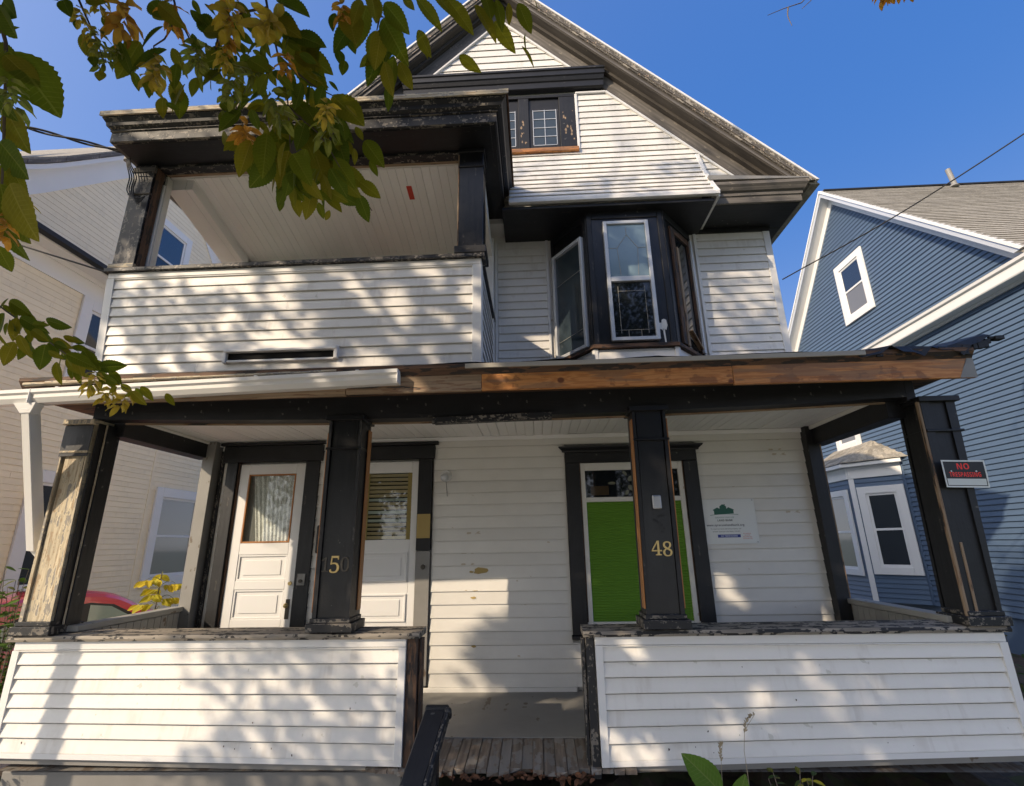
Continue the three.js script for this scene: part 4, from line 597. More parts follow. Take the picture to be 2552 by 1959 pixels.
    band(0.06, 0.164, ZR - 0.04, ZR, M.darkrake, 'rake_board', 6.1); band(0.0, 0.06, ZR - 0.04, ZR + 0.03, M.flaky, 'rake_moulding', 6.1); band(0.062, 0.085, ZR + 0.001, ZR + 0.018, M.flaky, 'rake_moulding', 6.1); band(0.125, 0.15, ZR + 0.001, ZR + 0.012, M.rake, 'rake_moulding', 6.1);
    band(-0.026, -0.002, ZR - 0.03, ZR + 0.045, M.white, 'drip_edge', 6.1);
    // roof slope
    const g = new GB(), ey = 6.07; const q = [[AX, AY + 0.035], [AX + s * rakeX(ey, -0.025), ey], [AX + s * rakeX(ey, 0.05), ey], [AX, AY - 0.07]]; g.mould(q, (d, y) => [d, y, -11.2], (d, y) => [d, y, -0.96], [0, 0, 1]); hp('roof_slope', g, M.shingle);
  }
  // the eave return on the right
  const pr = [[0.0, 5.86], [0.20, 5.86], [0.21, 5.87], [0.21, 5.95], [0.225, 5.96], [0.225, 6.0], [0.25, 6.015], [0.27, 6.05], [0.29, 6.075], [0.29, 6.115], [0, 6.15]];
  hp('eave_return', new GB().mould(pr, (d, y) => [2.20, y, -1.19 + d], (d, y) => [3.08 + d, y, -1.19 + d]), M.rake, 'boxed eave return at the right end of the gable');
  hp('eave_return', new GB().mould(pr, (d, y) => [3.08 + d, y, -1.19 + d], (d, y) => [3.08 + d, y, -11.1], [0, 0, 1]), M.rake);
  hp('soffit', new GB().box(2.20, 3.27, 5.855, 5.875, ZW - 0.0, -1.0).box(3.10, 3.27, 5.854, 5.87, -11, ZW - 0.005), M.black);
  hp('return_cap', new GB().mould([[2.2, 6.152], [3.375, 6.12], [3.375, 6.135], [2.2, 6.22]], (d, y) => [d, y, ZG - 0.03], (d, y) => [d, y, -0.895]), M.grey);
}

const shingleB = M.shingle.clone(), shingleC = M.shingle.clone(); shingleB.color.setRGB(0.78, 0.77, 0.75); shingleC.color.setRGB(1.2, 1.17, 1.12);
// ------------------------------------------------------------------ the blue house on the right
{
  const X = 8.2, Bh = thing('blue_house', 'slate blue clapboard house with white trim and a tall side gable', 'house', [12, 0, -7.5]), bp = (n, g, m, l) => mesh(Bh, n, g, m, l);
  bp('house_body', B(X + 0.03, 18, 0, 6.3, -13.2, -2.9), M.blue[0]);
  bp('foundation', B(X + 0.08, 17.9, 0, 0.62, -13.1, -3.0), M.asphalt);
  const w = bp('wall', B(X, X + 0.029, 0.60, 6.05, -13.1, -2.92), M.blue[1]);
  const F = { O: [X, 0, 0], U: [0, 0, 1], Nn: [-1, 0, 0] };
  siding(w, F, 0.62, 6.02, 54, (a, b) => b < 3.8 ? [[-7.35, -2.98, -7.35, -2.98], [-13, -10.35, -13, -10.35]] : [[-13, -2.98, -13, -2.98]], M.blue, { t: 0.016, slot: 0.019, warp: 0.0006, step: 2 });
  mesh(w, 'corner_trim', B(X - 0.03, X + 0.05, 0.62, 6.02, -2.98, -2.88), M.white);
  // eave cornice between the storeys
  bp('belt_cornice', new GB().mould([[0, 6.0], [0.05, 6.0], [0.05, 6.06], [0.24, 6.06], [0.25, 6.08], [0.25, 6.24], [0.29, 6.26], [0.30, 6.31], [0, 6.42]], (d, y) => [X - d, y, -12.6], (d, y) => [X - d, y, -2.6], [0, 0, 1]), M.white);
  bp('skirt_roof', new GB().poly([[X - 0.30, 6.315, -12.6], [X - 0.30, 6.315, -2.6], [X, 6.44, -2.6], [X, 6.44, -12.6]], [0, 0, 1]), M.shingle);
  // gable
  const ZP = -7.5, YP = 10.95, sl = 1.045, hw = (y, s = 0) => (YP - s * 1.446 - y) / sl;
  const gw = bp('gable_wall', new GB().mould([[ZP - hw(6.4, 0.1), 6.4], [ZP + hw(6.4, 0.1), 6.4], [ZP, YP - 0.2]], (d, y) => [X + 0.03, y, d], (d, y) => [X + 0.002, y, d], [0, 0, 1]), M.blue[2]);
  siding(gw, F, 6.43, 10.53, 41, (a, b) => [[ZP - hw(a, 0.25), ZP + hw(a, 0.25), ZP - Math.max(0, hw(b, 0.25)), ZP + Math.max(0, hw(b, 0.25))]], M.blue, { t: 0.016, slot: 0.019, warp: 0.0006, step: 2 });
  for (const s of [-1, 1]) {
    const band = (s0, s1, d0, d1, m, n, yb = 6.4) => { const g = new GB(), q = [[YP - s0 * 1.446, 0], [yb, hw(yb, s0)], [yb, hw(yb, s1)], [YP - s1 * 1.446, 0]]; g.mould(q, (y, z) => [X - d0, y, ZP + s * z], (y, z) => [X - d1, y, ZP + s * z], [0, -0.7, s * 0.7]); return bp(n, g, m); };
    band(0.10, 0.27, 0.0, 0.04, M.white, 'rake_frieze'); band(0.06, 0.10, 0.0, 0.26, M.white, 'rake_soffit'); band(0.0, 0.11, 0.261, 0.285, M.alu, 'rake_board'); band(-0.03, 0.02, 0.2, 0.31, M.white, 'drip_edge');
    const rf = bp('roof_slope', new GB().mould([[YP + 0.02, 0], [6.0, hw(6.0, -0.02)], [6.0, hw(6.0, 0.06)], [YP - 0.09, 0]], (y, z) => [X - 0.27, y, ZP + s * z], (y, z) => [18, y, ZP + s * z], [1, 0, 0]), M.shingle);
    if (s > 0) { // shingle courses, each with its own thickness
      const n = 44, e = (YP - 6.1) / n;
      for (let i = 0; i < n; i++) { const ya = 6.1 + i * e, yb = ya + e, g = new GB(), q = (y, o) => [y + o * 0.69, ZP + hw(y, -0.022) + o * 0.72]; let x = X - 0.28; const cuts = [x]; while (x < 17.6) { x += R(0.6, 1.4); cuts.push(x); }
        for (let k = 0; k < cuts.length - 1; k++) { const o = 0.014 + R(0, 0.006), A = q(ya - R(0, 0.01), o), C = q(yb, 0.004), D = q(ya, 0); g.poly([[cuts[k], A[0], A[1]], [cuts[k + 1], A[0], A[1]], [cuts[k + 1], C[0], C[1]], [cuts[k], C[0], C[1]]]).poly([[cuts[k], D[0], D[1]], [cuts[k + 1], D[0], D[1]], [cuts[k + 1], A[0], A[1]], [cuts[k], A[0], A[1]]]); }
        mesh(rf, 'shingle_course', g, M.shingle); }
      mesh(rf, 'vent_pipe', new THREE.CylinderGeometry(0.06, 0.06, 0.55, 16).rotateZ(0.12).translate(11.2, 11.02, ZP + 0.25), M.grey); mesh(rf, 'pipe_collar', new THREE.CylinderGeometry(0.075, 0.11, 0.06, 16).translate(11.2, 10.78, ZP + 0.25), M.grey);
    }
  }
  bp('ridge_cap', new GB().box(X - 0.2, 18, YP + 0.0, YP + 0.045, ZP - 0.08, ZP + 0.08), M.rubber);
  // side windows
  function win(par, f, a, b, y0, y1, tr, glassTop, glassBot, name = 'window') {
    const bx = (...q) => new GB().box(...q, { m: f });
    const W = mesh(par, name, new GB().box(a, a + tr, y0, y1, 0, 0.045, { m: f }).box(b - tr, b, y0, y1, 0, 0.045, { m: f }).box(a + tr, b - tr, y1 - tr, y1, 0, 0.045, { m: f }).box(a + tr, b - tr, y0, y0 + tr, 0, 0.05, { m: f }), M.white);
    const s = tr + 0.05, ym = (y0 + y1) / 2; mesh(W, 'sash', new GB().box(a + tr, a + s, y0 + tr, y1 - tr, 0, 0.02, { m: f }).box(b - s, b - tr, y0 + tr, y1 - tr, 0, 0.02, { m: f }).box(a + s, b - s, y1 - s, y1 - tr, 0, 0.02, { m: f }).box(a + s, b - s, y0 + tr, y0 + s, 0, 0.02, { m: f }).box(a + s, b - s, ym - 0.025, ym + 0.025, 0, 0.022, { m: f }), M.white);
    mesh(W, 'pane', bx(a + s, b - s, ym + 0.025, y1 - s, 0.002, 0.008), glassTop); mesh(W, 'pane', bx(a + s, b - s, y0 + s, ym - 0.025, 0.0015, 0.006), glassBot); return W;
  }
  const fm = new THREE.Matrix4().makeBasis(V(0, 0, 1), V(0, 1, 0), V(-1, 0, 0)).setPosition(X - 0.016, 0, 0);
  globalThis.houseWindow = win;
  win(gw, fm, -8.0, -6.88, 7.22, 8.87, 0.17, M.blueglass, M.shade);
  const up = win(w, fm, -9.45, -8.45, 4.18, 5.7, 0.15, M.blueglass, M.shade);
  // bay on the ground floor
  const P = [[8.2, -10.3], [7.5, -9.45], [7.5, -8.15], [8.2, -7.35]];
  const bay = bp('bay', (() => { const g = new GB(); for (let k = 0; k < 3; k++) g.poly([[P[k][0], 0.62, P[k][1]], [P[k + 1][0], 0.62, P[k + 1][1]], [P[k + 1][0], 3.62, P[k + 1][1]], [P[k][0], 3.62, P[k][1]]]); g.poly(P.map(q => [q[0], 0.62, q[1]])); return g; })(), M.blue[3]);
  for (let k = 1; k < 3; k++) {
    const [ax, az] = P[k], [bx, bz] = P[k + 1], L = Math.hypot(bx - ax, bz - az), U = [(bx - ax) / L, 0, (bz - az) / L], Nn = [-U[2], 0, U[0]], f = { O: [ax, 0, az], U, Nn };
    siding(bay, f, 0.62, 3.32, 27, () => [[0.08, L - 0.03, 0.08, L - 0.03]], M.blue, { t: 0.015, slot: 0.015, step: 2 });
    const m = new THREE.Matrix4().makeBasis(V(...U), V(0, 1, 0), V(...Nn)).setPosition(ax + Nn[0] * 0.016, 0, az + Nn[2] * 0.016);
    mesh(bay, 'corner_trim', new GB().box(-0.02, 0.09, 0.62, 3.33, -0.01, 0.012, { m }), M.white);
    mesh(bay, 'cornice', new GB().box(-0.05, L + 0.04, 3.33, 3.60, -0.01, 0.02, { m }).box(-0.1, L + 0.06, 3.60, 3.68, -0.01, 0.16, { m }), M.white);
    if (k === 1) win(bay, m, 0.14, 1.18, 1.15, 3.10, 0.14, M.shade, M.shade); else win(bay, m, 0.12, L - 0.03, 1.2, 3.12, 0.16, M.dark, M.dark);
  }
  mesh(bay, 'corner_trim', B(8.17, 8.21, 0.62, 3.9, -7.36, -7.28), M.blue[0]);
  // hip roof of the bay, tabs laid one by one
  const top = [[8.2, 4.24, -9.7], [8.2, 4.24, -8.1]], ev = [[7.33, 3.70, -9.6], [7.33, 3.70, -8.02], [8.24, 3.70, -7.02]];
  const rf = bp('bay_roof', new GB().poly([[8.2, 3.69, -10.7], ev[0], top[0]]).poly([ev[0], ev[1], top[1], top[0]]).poly([ev[1], ev[2], top[1]]), M.shingle);
  const lerp = (a, b, t) => a.map((v, k) => v + (b[k] - v) * t);
  for (const [a, b, c, d] of [[ev[0], ev[1], top[1], top[0]], [ev[1], ev[2], top[1], top[1]]]) for (let i = 0; i < 6; i++) { const l = t => lerp(a, d, t), r = t => lerp(b, c, t), n = 9; let f0 = 0; while (f0 < 0.999) { const f1 = Math.min(1, f0 + R(0.09, 0.17)), h = 0.012 + R(0, 0.006), up = q => [q[0] - h * 0.5, q[1] + h, q[2] + h * 0.2], A = up(lerp(l(i / 6), r(i / 6), f0 + 0.006)), Bq = up(lerp(l(i / 6), r(i / 6), f1)), C = up(lerp(l((i + 1) / 6), r((i + 1) / 6), f1)), D = up(lerp(l((i + 1) / 6), r((i + 1) / 6), f0 + 0.006)); mesh(rf, 'shingle', new GB().poly([A, Bq, C, D]).poly([A, Bq, [Bq[0], Bq[1] - 0.02, Bq[2]], [A[0], A[1] - 0.02, A[2]]]), [M.shingle, shingleB, shingleC][Math.floor(rnd() * 3)]); f0 = f1; } }
}
// ------------------------------------------------------------------ the cream house on the left
{
  const X = -8.2, C = thing('cream_house', 'cream clapboard house with white trim and a steep side gable', 'house', [-12, 0, -5]), cp = (n, g, m, l) => mesh(C, n, g, m, l);
  cp('house_body', B(-17, X - 0.03, 0, 6.9, -13, -0.6), M.creamwall[0]); cp('foundation', B(-16.9, X + 0.02, 0, 0.5, -12.9, -0.65), M.concrete);
  const w = cp('wall', B(X - 0.029, X, 0.5, 6.6, -12.9, -0.65), M.creamwall[1]), F = { O: [X, 0, 0], U: [0, 0, -1], Nn: [1, 0, 0] };
  siding(w, F, 0.52, 6.50, 60, () => [[0.72, 6.08, 0.72, 6.08], [6.14, 12.8, 6.14, 12.8]], M.creamwall, { t: 0.007, slot: 0.006, warp: 0.0012, step: 1.2 });
  mesh(w, 'joint_board', B(X, X + 0.02, 0.52, 6.5, -6.14, -6.08), M.creamwall[0]);
  mesh(w, 'corner_trim', B(X - 0.02, X + 0.03, 0.5, 6.5, -0.72, -0.6), M.white);
  cp('frieze_board', B(X, X + 0.03, 6.50, 6.86, -12.8, -0.62), M.white); cp('frieze_moulding', new GB().mould([[0.03, 6.80], [0.06, 6.80], [0.10, 6.86], [0.03, 6.86]], (d, y) => [X + d, y, -12.8], (d, y) => [X + d, y, -0.6], [0, 0, 1]), M.white);
  cp('eave_soffit', B(X - 0.1, X + 0.38, 6.862, 6.90, -12.6, -0.4), M.white);
  cp('eave_gutter', new GB().mould([[0.36, 6.90], [0.42, 6.87], [0.47, 6.92], [0.47, 7.0], [0.36, 7.02]], (d, y) => [X + d, y, -12.6], (d, y) => [X + d, y, -0.4], [0, 0, 1]), M.rubber);
  cp('skirt_roof', new GB().poly([[X + 0.46, 7.0, -12.6], [X + 0.46, 7.0, -0.4], [X, 7.15, -0.4], [X, 7.15, -12.6]], [0, 0, 1]), M.shingle);
  const ZP = -5.2, YP = 11.3, sl = 1.06, flare = t => t > 2.6 ? (t - 2.6) * (t - 2.6) * 0.16 : 0, ry = (t, s) => YP - s * 1.457 - t * sl + flare(t);
  const gw = cp('gable_wall', new GB().mould([[ZP - 3.6, 7.1], [ZP + 3.6, 7.1], [ZP, YP - 0.5]], (d, y) => [X - 0.03, y, d], (d, y) => [X - 0.002, y, d], [0, 0, 1]), M.creamwall[1]);
  const hw = y => { let t = 0; while (t < 4.4 && ry(t, 0.40) > y) t += 0.01; return t; };
  siding(gw, F, 7.15, 10.6, 34, (a, b) => [[-ZP - hw(a), -ZP + hw(a), -ZP - hw(b), -ZP + hw(b)]], M.creamwall, { t: 0.007, slot: 0.006, step: 1.2 });
  for (const s of [-1, 1]) {
    const band = (s0, s1, d0, d1, m, n, rough = 0) => { const g = new GB(); for (let i = 0; i < 16; i++) { const t0 = i * 0.27, t1 = t0 + 0.27, q = [[t0, s0], [t1, s0], [t1, s1], [t0, s1]]; const j = R(-rough, rough); g.mould(q, (t, o) => [X + d0, ry(t, o) + j, ZP + s * t], (t, o) => [X + d1 + j, ry(t, o) + j, ZP + s * t], [0, -0.7, s * 0.7], true); } return cp(n, g, m); };
    band(0.06, 0.42, 0.0, 0.035, M.white, 'rake_frieze'); band(0.02, 0.06, 0, 0.20, M.white, 'rake_soffit'); band(0.0, 0.07, 0.20, 0.22, M.white, 'rake_board'); band(-0.07, -0.01, 0.0, 0.24, M.rake, 'roof_edge', 0.008); band(-0.10, -0.071, -9, 0.235, M.shingle, 'roof_slope', 0.003);
  }
  const f = new THREE.Matrix4().makeBasis(V(0, 0, -1), V(0, 1, 0), V(1, 0, 0)).setPosition(X + 0.013, 0, 0);
  houseWindow(gw, f, 4.62, 5.92, 7.3, 9.15, 0.17, M.blueglass, M.dark);
  houseWindow(w, f, 6.28, 7.85, 1.25, 3.3, 0.20, M.shade, M.shade); houseWindow(w, f, 3.5, 4.95, 1.25, 3.3, 0.2, M.dark, M.dark); houseWindow(w, f, 3.62, 5.15, 4.7, 6.49, 0.2, M.dark, M.dark);
  // round turret roof behind the gable
  cp('turret_roof', new THREE.ConeGeometry(2.0, 3.4, 24, 4).translate(-10.9, 9.3, -1.7), M.rubber);
  mesh(C, 'ridge_vent', B(-8.6, -7.9, 10.0, 10.1, -4.2, -4.0), M.cream);
}
// ------------------------------------------------------------------ red car in the driveway
{
  const car = thing('red_car', 'red hatchback parked in the driveway beside the porch', 'car', [-6.25, 0, -2.1]);
  const sh = (pts, w, bev) => { const s = new THREE.Shape(); s.moveTo(...pts[0]); s.splineThru(pts.slice(1).map(p => new THREE.Vector2(...p))); s.closePath(); const g = new THREE.ExtrudeGeometry(s, { depth: w - 2 * bev, bevelEnabled: true, bevelThickness: bev, bevelSize: bev, bevelSegments: 4, curveSegments: 40 }); g.translate(0, 0, -(w - 2 * bev) / 2); g.rotateY(Math.PI / 2); g.translate(-6.25, 0, -2.1); return g; };
  mesh(car, 'body', sh([[-2.0, 0.34], [-2.05, 0.6], [-1.95, 0.88], [-1.2, 0.97], [0, 0.98], [0.9, 0.97], [1.75, 0.82], [2.0, 0.62], [2.02, 0.36], [1.0, 0.24], [-1.0, 0.24]], 1.72, 0.08), M.red);
  mesh(car, 'cabin', sh([[-1.75, 0.95], [-1.45, 1.28], [-0.85, 1.375], [-0.2, 1.41], [0.4, 1.35], [0.95, 1.14], [1.35, 0.95], [0, 0.9]], 1.46, 0.13), M.red);
  const gl = (pts, x) => { const s = new THREE.Shape(pts.map(p => new THREE.Vector2(...p))); const g = new THREE.ShapeGeometry(s); g.rotateY(Math.PI / 2); g.translate(x - 0.5, 0, -2.1); return g; };
  const tint = new THREE.MeshPhysicalMaterial({ color: lin(0.20, 0.26, 0.23), roughness: 0.08, ior: 1.7 });
  for (const x of [-5.015, -6.485]) { mesh(car, 'side_window', gl([[-1.28, 1.0], [-1.05, 1.23], [-0.62, 1.345], [-0.05, 1.365], [-0.05, 1.0]], x), tint); mesh(car, 'side_window', gl([[0.05, 1.0], [0.05, 1.36], [0.38, 1.31], [0.8, 1.12], [1.0, 1.0]], x), tint); mesh(car, 'window_trim', gl([[-1.4, 0.985], [-1.08, 1.26], [-0.62, 1.37], [0.05, 1.385], [0.42, 1.33], [0.86, 1.14], [1.1, 0.985]], x + (x > -5.5 ? -0.003 : 0.003)), M.rubber); }
  for (const x of [-5.5, -7.0]) for (const z of [-0.8, -3.4]) { const wl = mesh(car, 'wheel', new THREE.TorusGeometry(0.24, 0.085, 12, 28).rotateY(Math.PI / 2).translate(x, 0.32, z), M.rubber); mesh(wl, 'rim', new THREE.CylinderGeometry(0.19, 0.19, 0.09, 24).rotateZ(Math.PI / 2).translate(x, 0.32, z), M.alu); }
  mesh(car, 'door_handle', B(-5.385, -5.37, 0.86, 0.88, -2.35, -2.2), M.red); mesh(car, 'wing_mirror', new RoundedBoxGeometry(0.16, 0.11, 0.08, 3, 0.03).translate(-5.33, 1.02, -2.95), M.red);
}
// ------------------------------------------------------------------ steps and handrail
{
  const st = thing('porch_steps', 'worn mossy steps below the porch floor opening', 'steps', [-0.3, 0, 0.4]);
  mesh(st, 'tread', B(-1.0, 0.38, 0.24, 0.30, -0.05, 0.33, { c: 0.01 }), M.mossy); mesh(st, 'riser', B(-0.98, 0.36, 0.0, 0.239, 0.26, 0.30), M.mossy); mesh(st, 'tread', B(-1.0, 0.38, 0.11, 0.16, 0.31, 0.66, { c: 0.01 }), M.mossy);
  const h = thing('handrail', 'black wooden handrail sloping down from the porch opening', 'handrail', [-0.8, 0, 0.8]);
  mesh(h, 'rail', new GB().bar([-0.742, 0.885, 0.27], [-0.90, 0.02, 1.72], 0.15, 0.045, [0, 1, 0], { c: 0.008 }), M.black);
  mesh(h, 'rail_edge', new GB().bar([-0.66, 0.865, 0.29], [-0.815, 0.0, 1.74], 0.03, 0.075, [0, 1, 0], { c: 0.008 }), M.peel);
  mesh(h, 'rail_end', new RoundedBoxGeometry(0.17, 0.05, 0.05, 3, 0.018).rotateX(0.5).translate(-0.735, 0.895, 0.255), M.black); mesh(h, 'rail_end', new RoundedBoxGeometry(0.05, 0.08, 0.05, 3, 0.02).rotateX(0.5).translate(-0.655, 0.875, 0.275), M.peel);
  mesh(h, 'post', B(-0.80, -0.70, 0.0, 0.82, 0.32, 0.42), M.black); mesh(h, 'post', B(-0.93, -0.83, 0.0, 0.15, 1.45, 1.55), M.black);
}
// ------------------------------------------------------------------ signs
{
  const board = (w, h, px, py, draw) => { const c = document.createElement('canvas'); c.width = px; c.height = py; draw(c.getContext('2d'), px, py); const t = new THREE.CanvasTexture(c); t.colorSpace = THREE.SRGBColorSpace; return new THREE.MeshStandardMaterial({ map: t, roughness: 0.4 }); };
  const face = (w, h, bow) => { const g = new THREE.PlaneGeometry(w, h, 16, 12), p = g.attributes.position; for (let i = 0; i < p.count; i++) p.setZ(i, bow(p.getX(i) / w, p.getY(i) / h)); g.computeVertexNormals(); return g; };
  const s = thing('notice_sign', 'white notice sign with a green house emblem on the porch wall', 'sign', [2.08, 2.19, ZW + 0.03]);
  const m1 = board(0.6, 0.48, 1000, 800, (c, w, h) => {
    c.fillStyle = '#e4e7e6'; c.fillRect(0, 0, w, h); c.fillStyle = '#0c5a48';
    c.beginPath(); for (const [x, y] of [[265, 275], [265, 205], [250, 205], [250, 190], [330, 150], [372, 172], [372, 130], [425, 92], [452, 105], [452, 90], [470, 90], [470, 118], [490, 132], [490, 175], [525, 148], [620, 190], [625, 200], [612, 205], [612, 262], [440, 268]]) c.lineTo(x, y); c.closePath(); c.fill();
    c.strokeStyle = '#0c5a48'; c.lineWidth = 7; c.beginPath(); c.moveTo(190, 290); c.quadraticCurveTo(430, 255, 690, 282); c.stroke();
    const t = (s, y, f, col, x = 440) => { c.font = f; c.fillStyle = col; c.textAlign = 'center'; c.fillText(s, x, y); };
    t('GREATER SYRACUSE', 345, '38px sans-serif', '#6b8f84'); t('LAND BANK', 400, 'bold 48px sans-serif', '#2c3a36');
    t('www.syracuselandbank.org', 485, 'bold 50px sans-serif', '#3a3a42'); t('To report an issue with this property, call:', 545, '29px sans-serif', '#454a4c'); t('Greater Syracuse Land Bank, 315 422', 592, '29px sans-serif', '#454a4c');
    c.fillStyle = '#1a2f8c'; c.fillRect(280, 635, 400, 52); t('NO TRESPASSING', 674, 'bold 36px sans-serif', '#dfe4f5', 480);
    t('NO DUMPING', 630, '22px sans-serif', '#c0342c', 800); t('NO ENTRY', 660, '22px sans-serif', '#c0342c', 800); t('VIOLATORS WILL', 690, '22px sans-serif', '#c0342c', 800); t('BE PROSECUTED', 720, '22px sans-serif', '#c0342c', 800);
  });
  const sg = face(0.60, 0.47, (u, v) => 0.005 * Math.sin(u * 4 + 1) + 0.003 * v).translate(2.08, 2.19, ZW + 0.028); mesh(s, 'sign_face', sg, m1); mesh(s, 'backing', sg.clone().translate(0, 0, -0.004), M.white);
  for (const [x, y] of [[1.8, 2.41], [2.36, 2.41], [1.8, 1.97], [2.36, 1.97]]) mesh(s, 'screw', new THREE.CylinderGeometry(0.006, 0.006, 0.006, 10).rotateX(Math.PI / 2).translate(x, y, ZW + 0.034), M.metal);
  const n = thing('warning_sign', 'small black and red warning sign on the corner column', 'sign', [3.4, 2.47, 0.06]);
  const m2 = board(0.33, 0.21, 660, 440, (c, w, h) => { c.fillStyle = '#e0e4e0'; c.fillRect(0, 0, w, h); c.fillStyle = '#0b0b0c'; c.fillRect(22, 24, w - 44, h - 48); c.fillStyle = '#ff2a1c'; c.font = 'bold 135px sans-serif'; c.textAlign = 'center'; c.fillText('NO', w / 2 - 10, 148); c.save(); c.translate(w / 2, 268); c.scale(0.82, 1.12); c.font = 'bold 92px sans-serif'; c.fillText('TRESPASSING', 0, 0); c.restore(); c.fillStyle = '#d5dad6'; c.fillRect(34, 300, w - 68, 104); });
  const g2 = face(0.33, 0.215, (u, v) => 0.018 * u * u - 0.012 * Math.max(0, -v) * (u > 0 ? u * 2 : 0)).rotateZ(-0.03).translate(3.405, 2.468, 0.075); mesh(n, 'sign_face', g2, m2); mesh(n, 'backing', g2.clone().translate(0, 0, -0.003), M.white);
  for (const [x, y] of [[3.30, 2.49], [3.49, 2.485]]) mesh(n, 'screw', new THREE.CylinderGeometry(0.006, 0.006, 0.006, 10).rotateX(Math.PI / 2).translate(x, y, 0.08), M.alu);
}
// ------------------------------------------------------------------ cables
{
  const tube = (pts, r, n = 60) => new THREE.TubeGeometry(new THREE.CatmullRomCurve3(pts.map(p => V(...p))), n, r, 6);
  const c = thing('service_cable', 'twisted black service cable looping onto the balcony column', 'cable', [-4.2, 6.1, 0]);
  for (const ph of [0, Math.PI]) { const pts = []; for (let i = 0; i <= 90; i++) { const t = i / 90, x = -13 + 8.72 * t, y = 8.6 - 2.5 * t - 1.6 * t * (1 - t), z = 3.0 - 2.98 * t; pts.push([x, y + 0.014 * Math.sin(i * 0.85 + ph), z + 0.014 * Math.cos(i * 0.85 + ph)]); } mesh(c, 'strand', tube(pts, 0.011, 260), M.rubber); }
  for (let k = 0; k < 4; k++) mesh(c, 'loop', tube([[-4.28 + k * 0.02, 6.08, 0.05], [-4.22 + 0.02 * k, 5.9, 0.06 + k * 0.01], [-4.17 + 0.025 * k, 5.75, 0.05], [-4.18 + 0.02 * k, 5.6 + 0.01 * k, 0.03], [-4.07 + 0.01 * k, 5.50 - 0.02 * k, 0.03], [-3.98, 5.53, 0.02]], 0.006), M.rubber);
  mesh(c, 'loop', tube([[-4.17, 5.84, 0.02], [-4.05, 5.835, 0.025], [-3.97, 5.84, 0.02]], 0.006), M.rubber); mesh(c, 'insulator', new THREE.CylinderGeometry(0.03, 0.035, 0.07, 14).translate(-4.26, 6.02, 0.03), M.grey);
  single('phone_cable', tube([[-12, 7.6, 2.2], [-8, 5.75, 1.0], [-5.17, 4.96, 0.15], [-4.22, 4.66, 0.0]], 0.009), M.rubber, 'thin cable slanting down to the balcony rail in front of the cream house', 'cable');
  single('drop_wire', tube([[14, 12.4, 5.5], [9.5, 8.6, 2.2], [6.2, 6.55, 0.4], [4.3, 5.55, -0.8], [3.12, 5.06, -1.42]], 0.008), M.rubber, 'black wire crossing the sky to the white house above the blue gable', 'cable');
}

// ------------------------------------------------------------------ leaves
const leafTex = (base, vein) => texture(256, [1, 1], (i, u, v) => { const k = 0.8 + 0.4 * nA[(i * 7) % (N * N)], s = Math.abs(u - 0.5) * 2, w = Math.abs(((v * 13 - s * 2.2) % 1 + 1) % 1 - 0.5) * 2, rib = Math.max(sstep(0.82, 0.96, w) * (1 - s), sstep(0.06, 0.02, s)); return mix3(base.map(c => c * k), vein, rib * 0.9); });
const leafMat = (base, vein, tr) => { const t = leafTex(base, vein); return new THREE.MeshPhysicalMaterial({ map: t, bumpMap: t, bumpScale: 0.0015, roughness: 0.85, specularIntensity: 0.35, transmission: tr, thickness: 0, side: THREE.DoubleSide }); };
const leafMats = [leafMat([0.15, 0.19, 0.007], [0.26, 0.29, 0.03], 0.45), leafMat([0.22, 0.225, 0.01], [0.32, 0.32, 0.03], 0.48), leafMat([0.10, 0.15, 0.007], [0.20, 0.24, 0.03], 0.4), leafMat([0.26, 0.24, 0.012], [0.36, 0.33, 0.04], 0.48)];
const paleLeaf = leafMat([0.24, 0.26, 0.04], [0.3, 0.3, 0.06], 0.3);
// unit leaf: base at origin, tip at +y, face towards +z
function leafGeo(width, fold, curl, n = 12, serr = 0.05, tipPow = 1) {
  const p = [], u = [], pt = (t, side) => { const w = side ? width * Math.pow(Math.sin(Math.PI * Math.min(1, Math.pow(t, 0.82 * tipPow) * 0.985 + 0.012)), 0.85) * (1 + serr * (side && (Math.round(t * n * 2) % 2 ? 1 : -1))) : 0; return [w * side, t, Math.abs(w) * fold - curl * t * t]; };
  const add = (a, sa, b, sb, c, sc) => { for (const [t, s] of [[a, sa], [b, sb], [c, sc]]) { const q = pt(t, s); p.push(...q); u.push(0.5 + q[0] / (2 * width), t); } };
  for (let i = 0; i < n; i++) { const a = i / n, m = (i + 0.5) / n, b = (i + 1) / n; for (const s of [-1, 1]) { add(a, 0, a, s, m, s); add(a, 0, m, s, b, 0); add(m, s, b, s, b, 0); } }
  const g = new THREE.BufferGeometry(); g.setAttribute('position', new THREE.Float32BufferAttribute(p, 3)); g.setAttribute('uv', new THREE.Float32BufferAttribute(u, 2)); g.computeVertexNormals(); return g;
}
const leafGeos = [leafGeo(0.25, 0.28, 0.05), leafGeo(0.28, 0.15, 0.12), leafGeo(0.23, 0.4, 0.02), leafGeo(0.27, 0.22, -0.06), leafGeo(0.21, 0.3, 0.16)];
function orient(base, dir, nrm, len) { const y = dir.clone().normalize(), x = y.clone().cross(nrm).normalize(), z = x.clone().cross(y); return new THREE.Matrix4().makeBasis(x, y, z).scale(V(len, len, len)).setPosition(base); }
function leaf(parent, base, dir, nrm, len, name = 'leaf', mats = leafMats, geos = leafGeos) {
  const m = mesh(parent, name, geos[Math.floor(rnd() * geos.length)], mats[Math.floor(rnd() * mats.length)]); m.position.set(0, 0, 0); m.applyMatrix4(orient(base, dir, nrm, len)); return m;
}
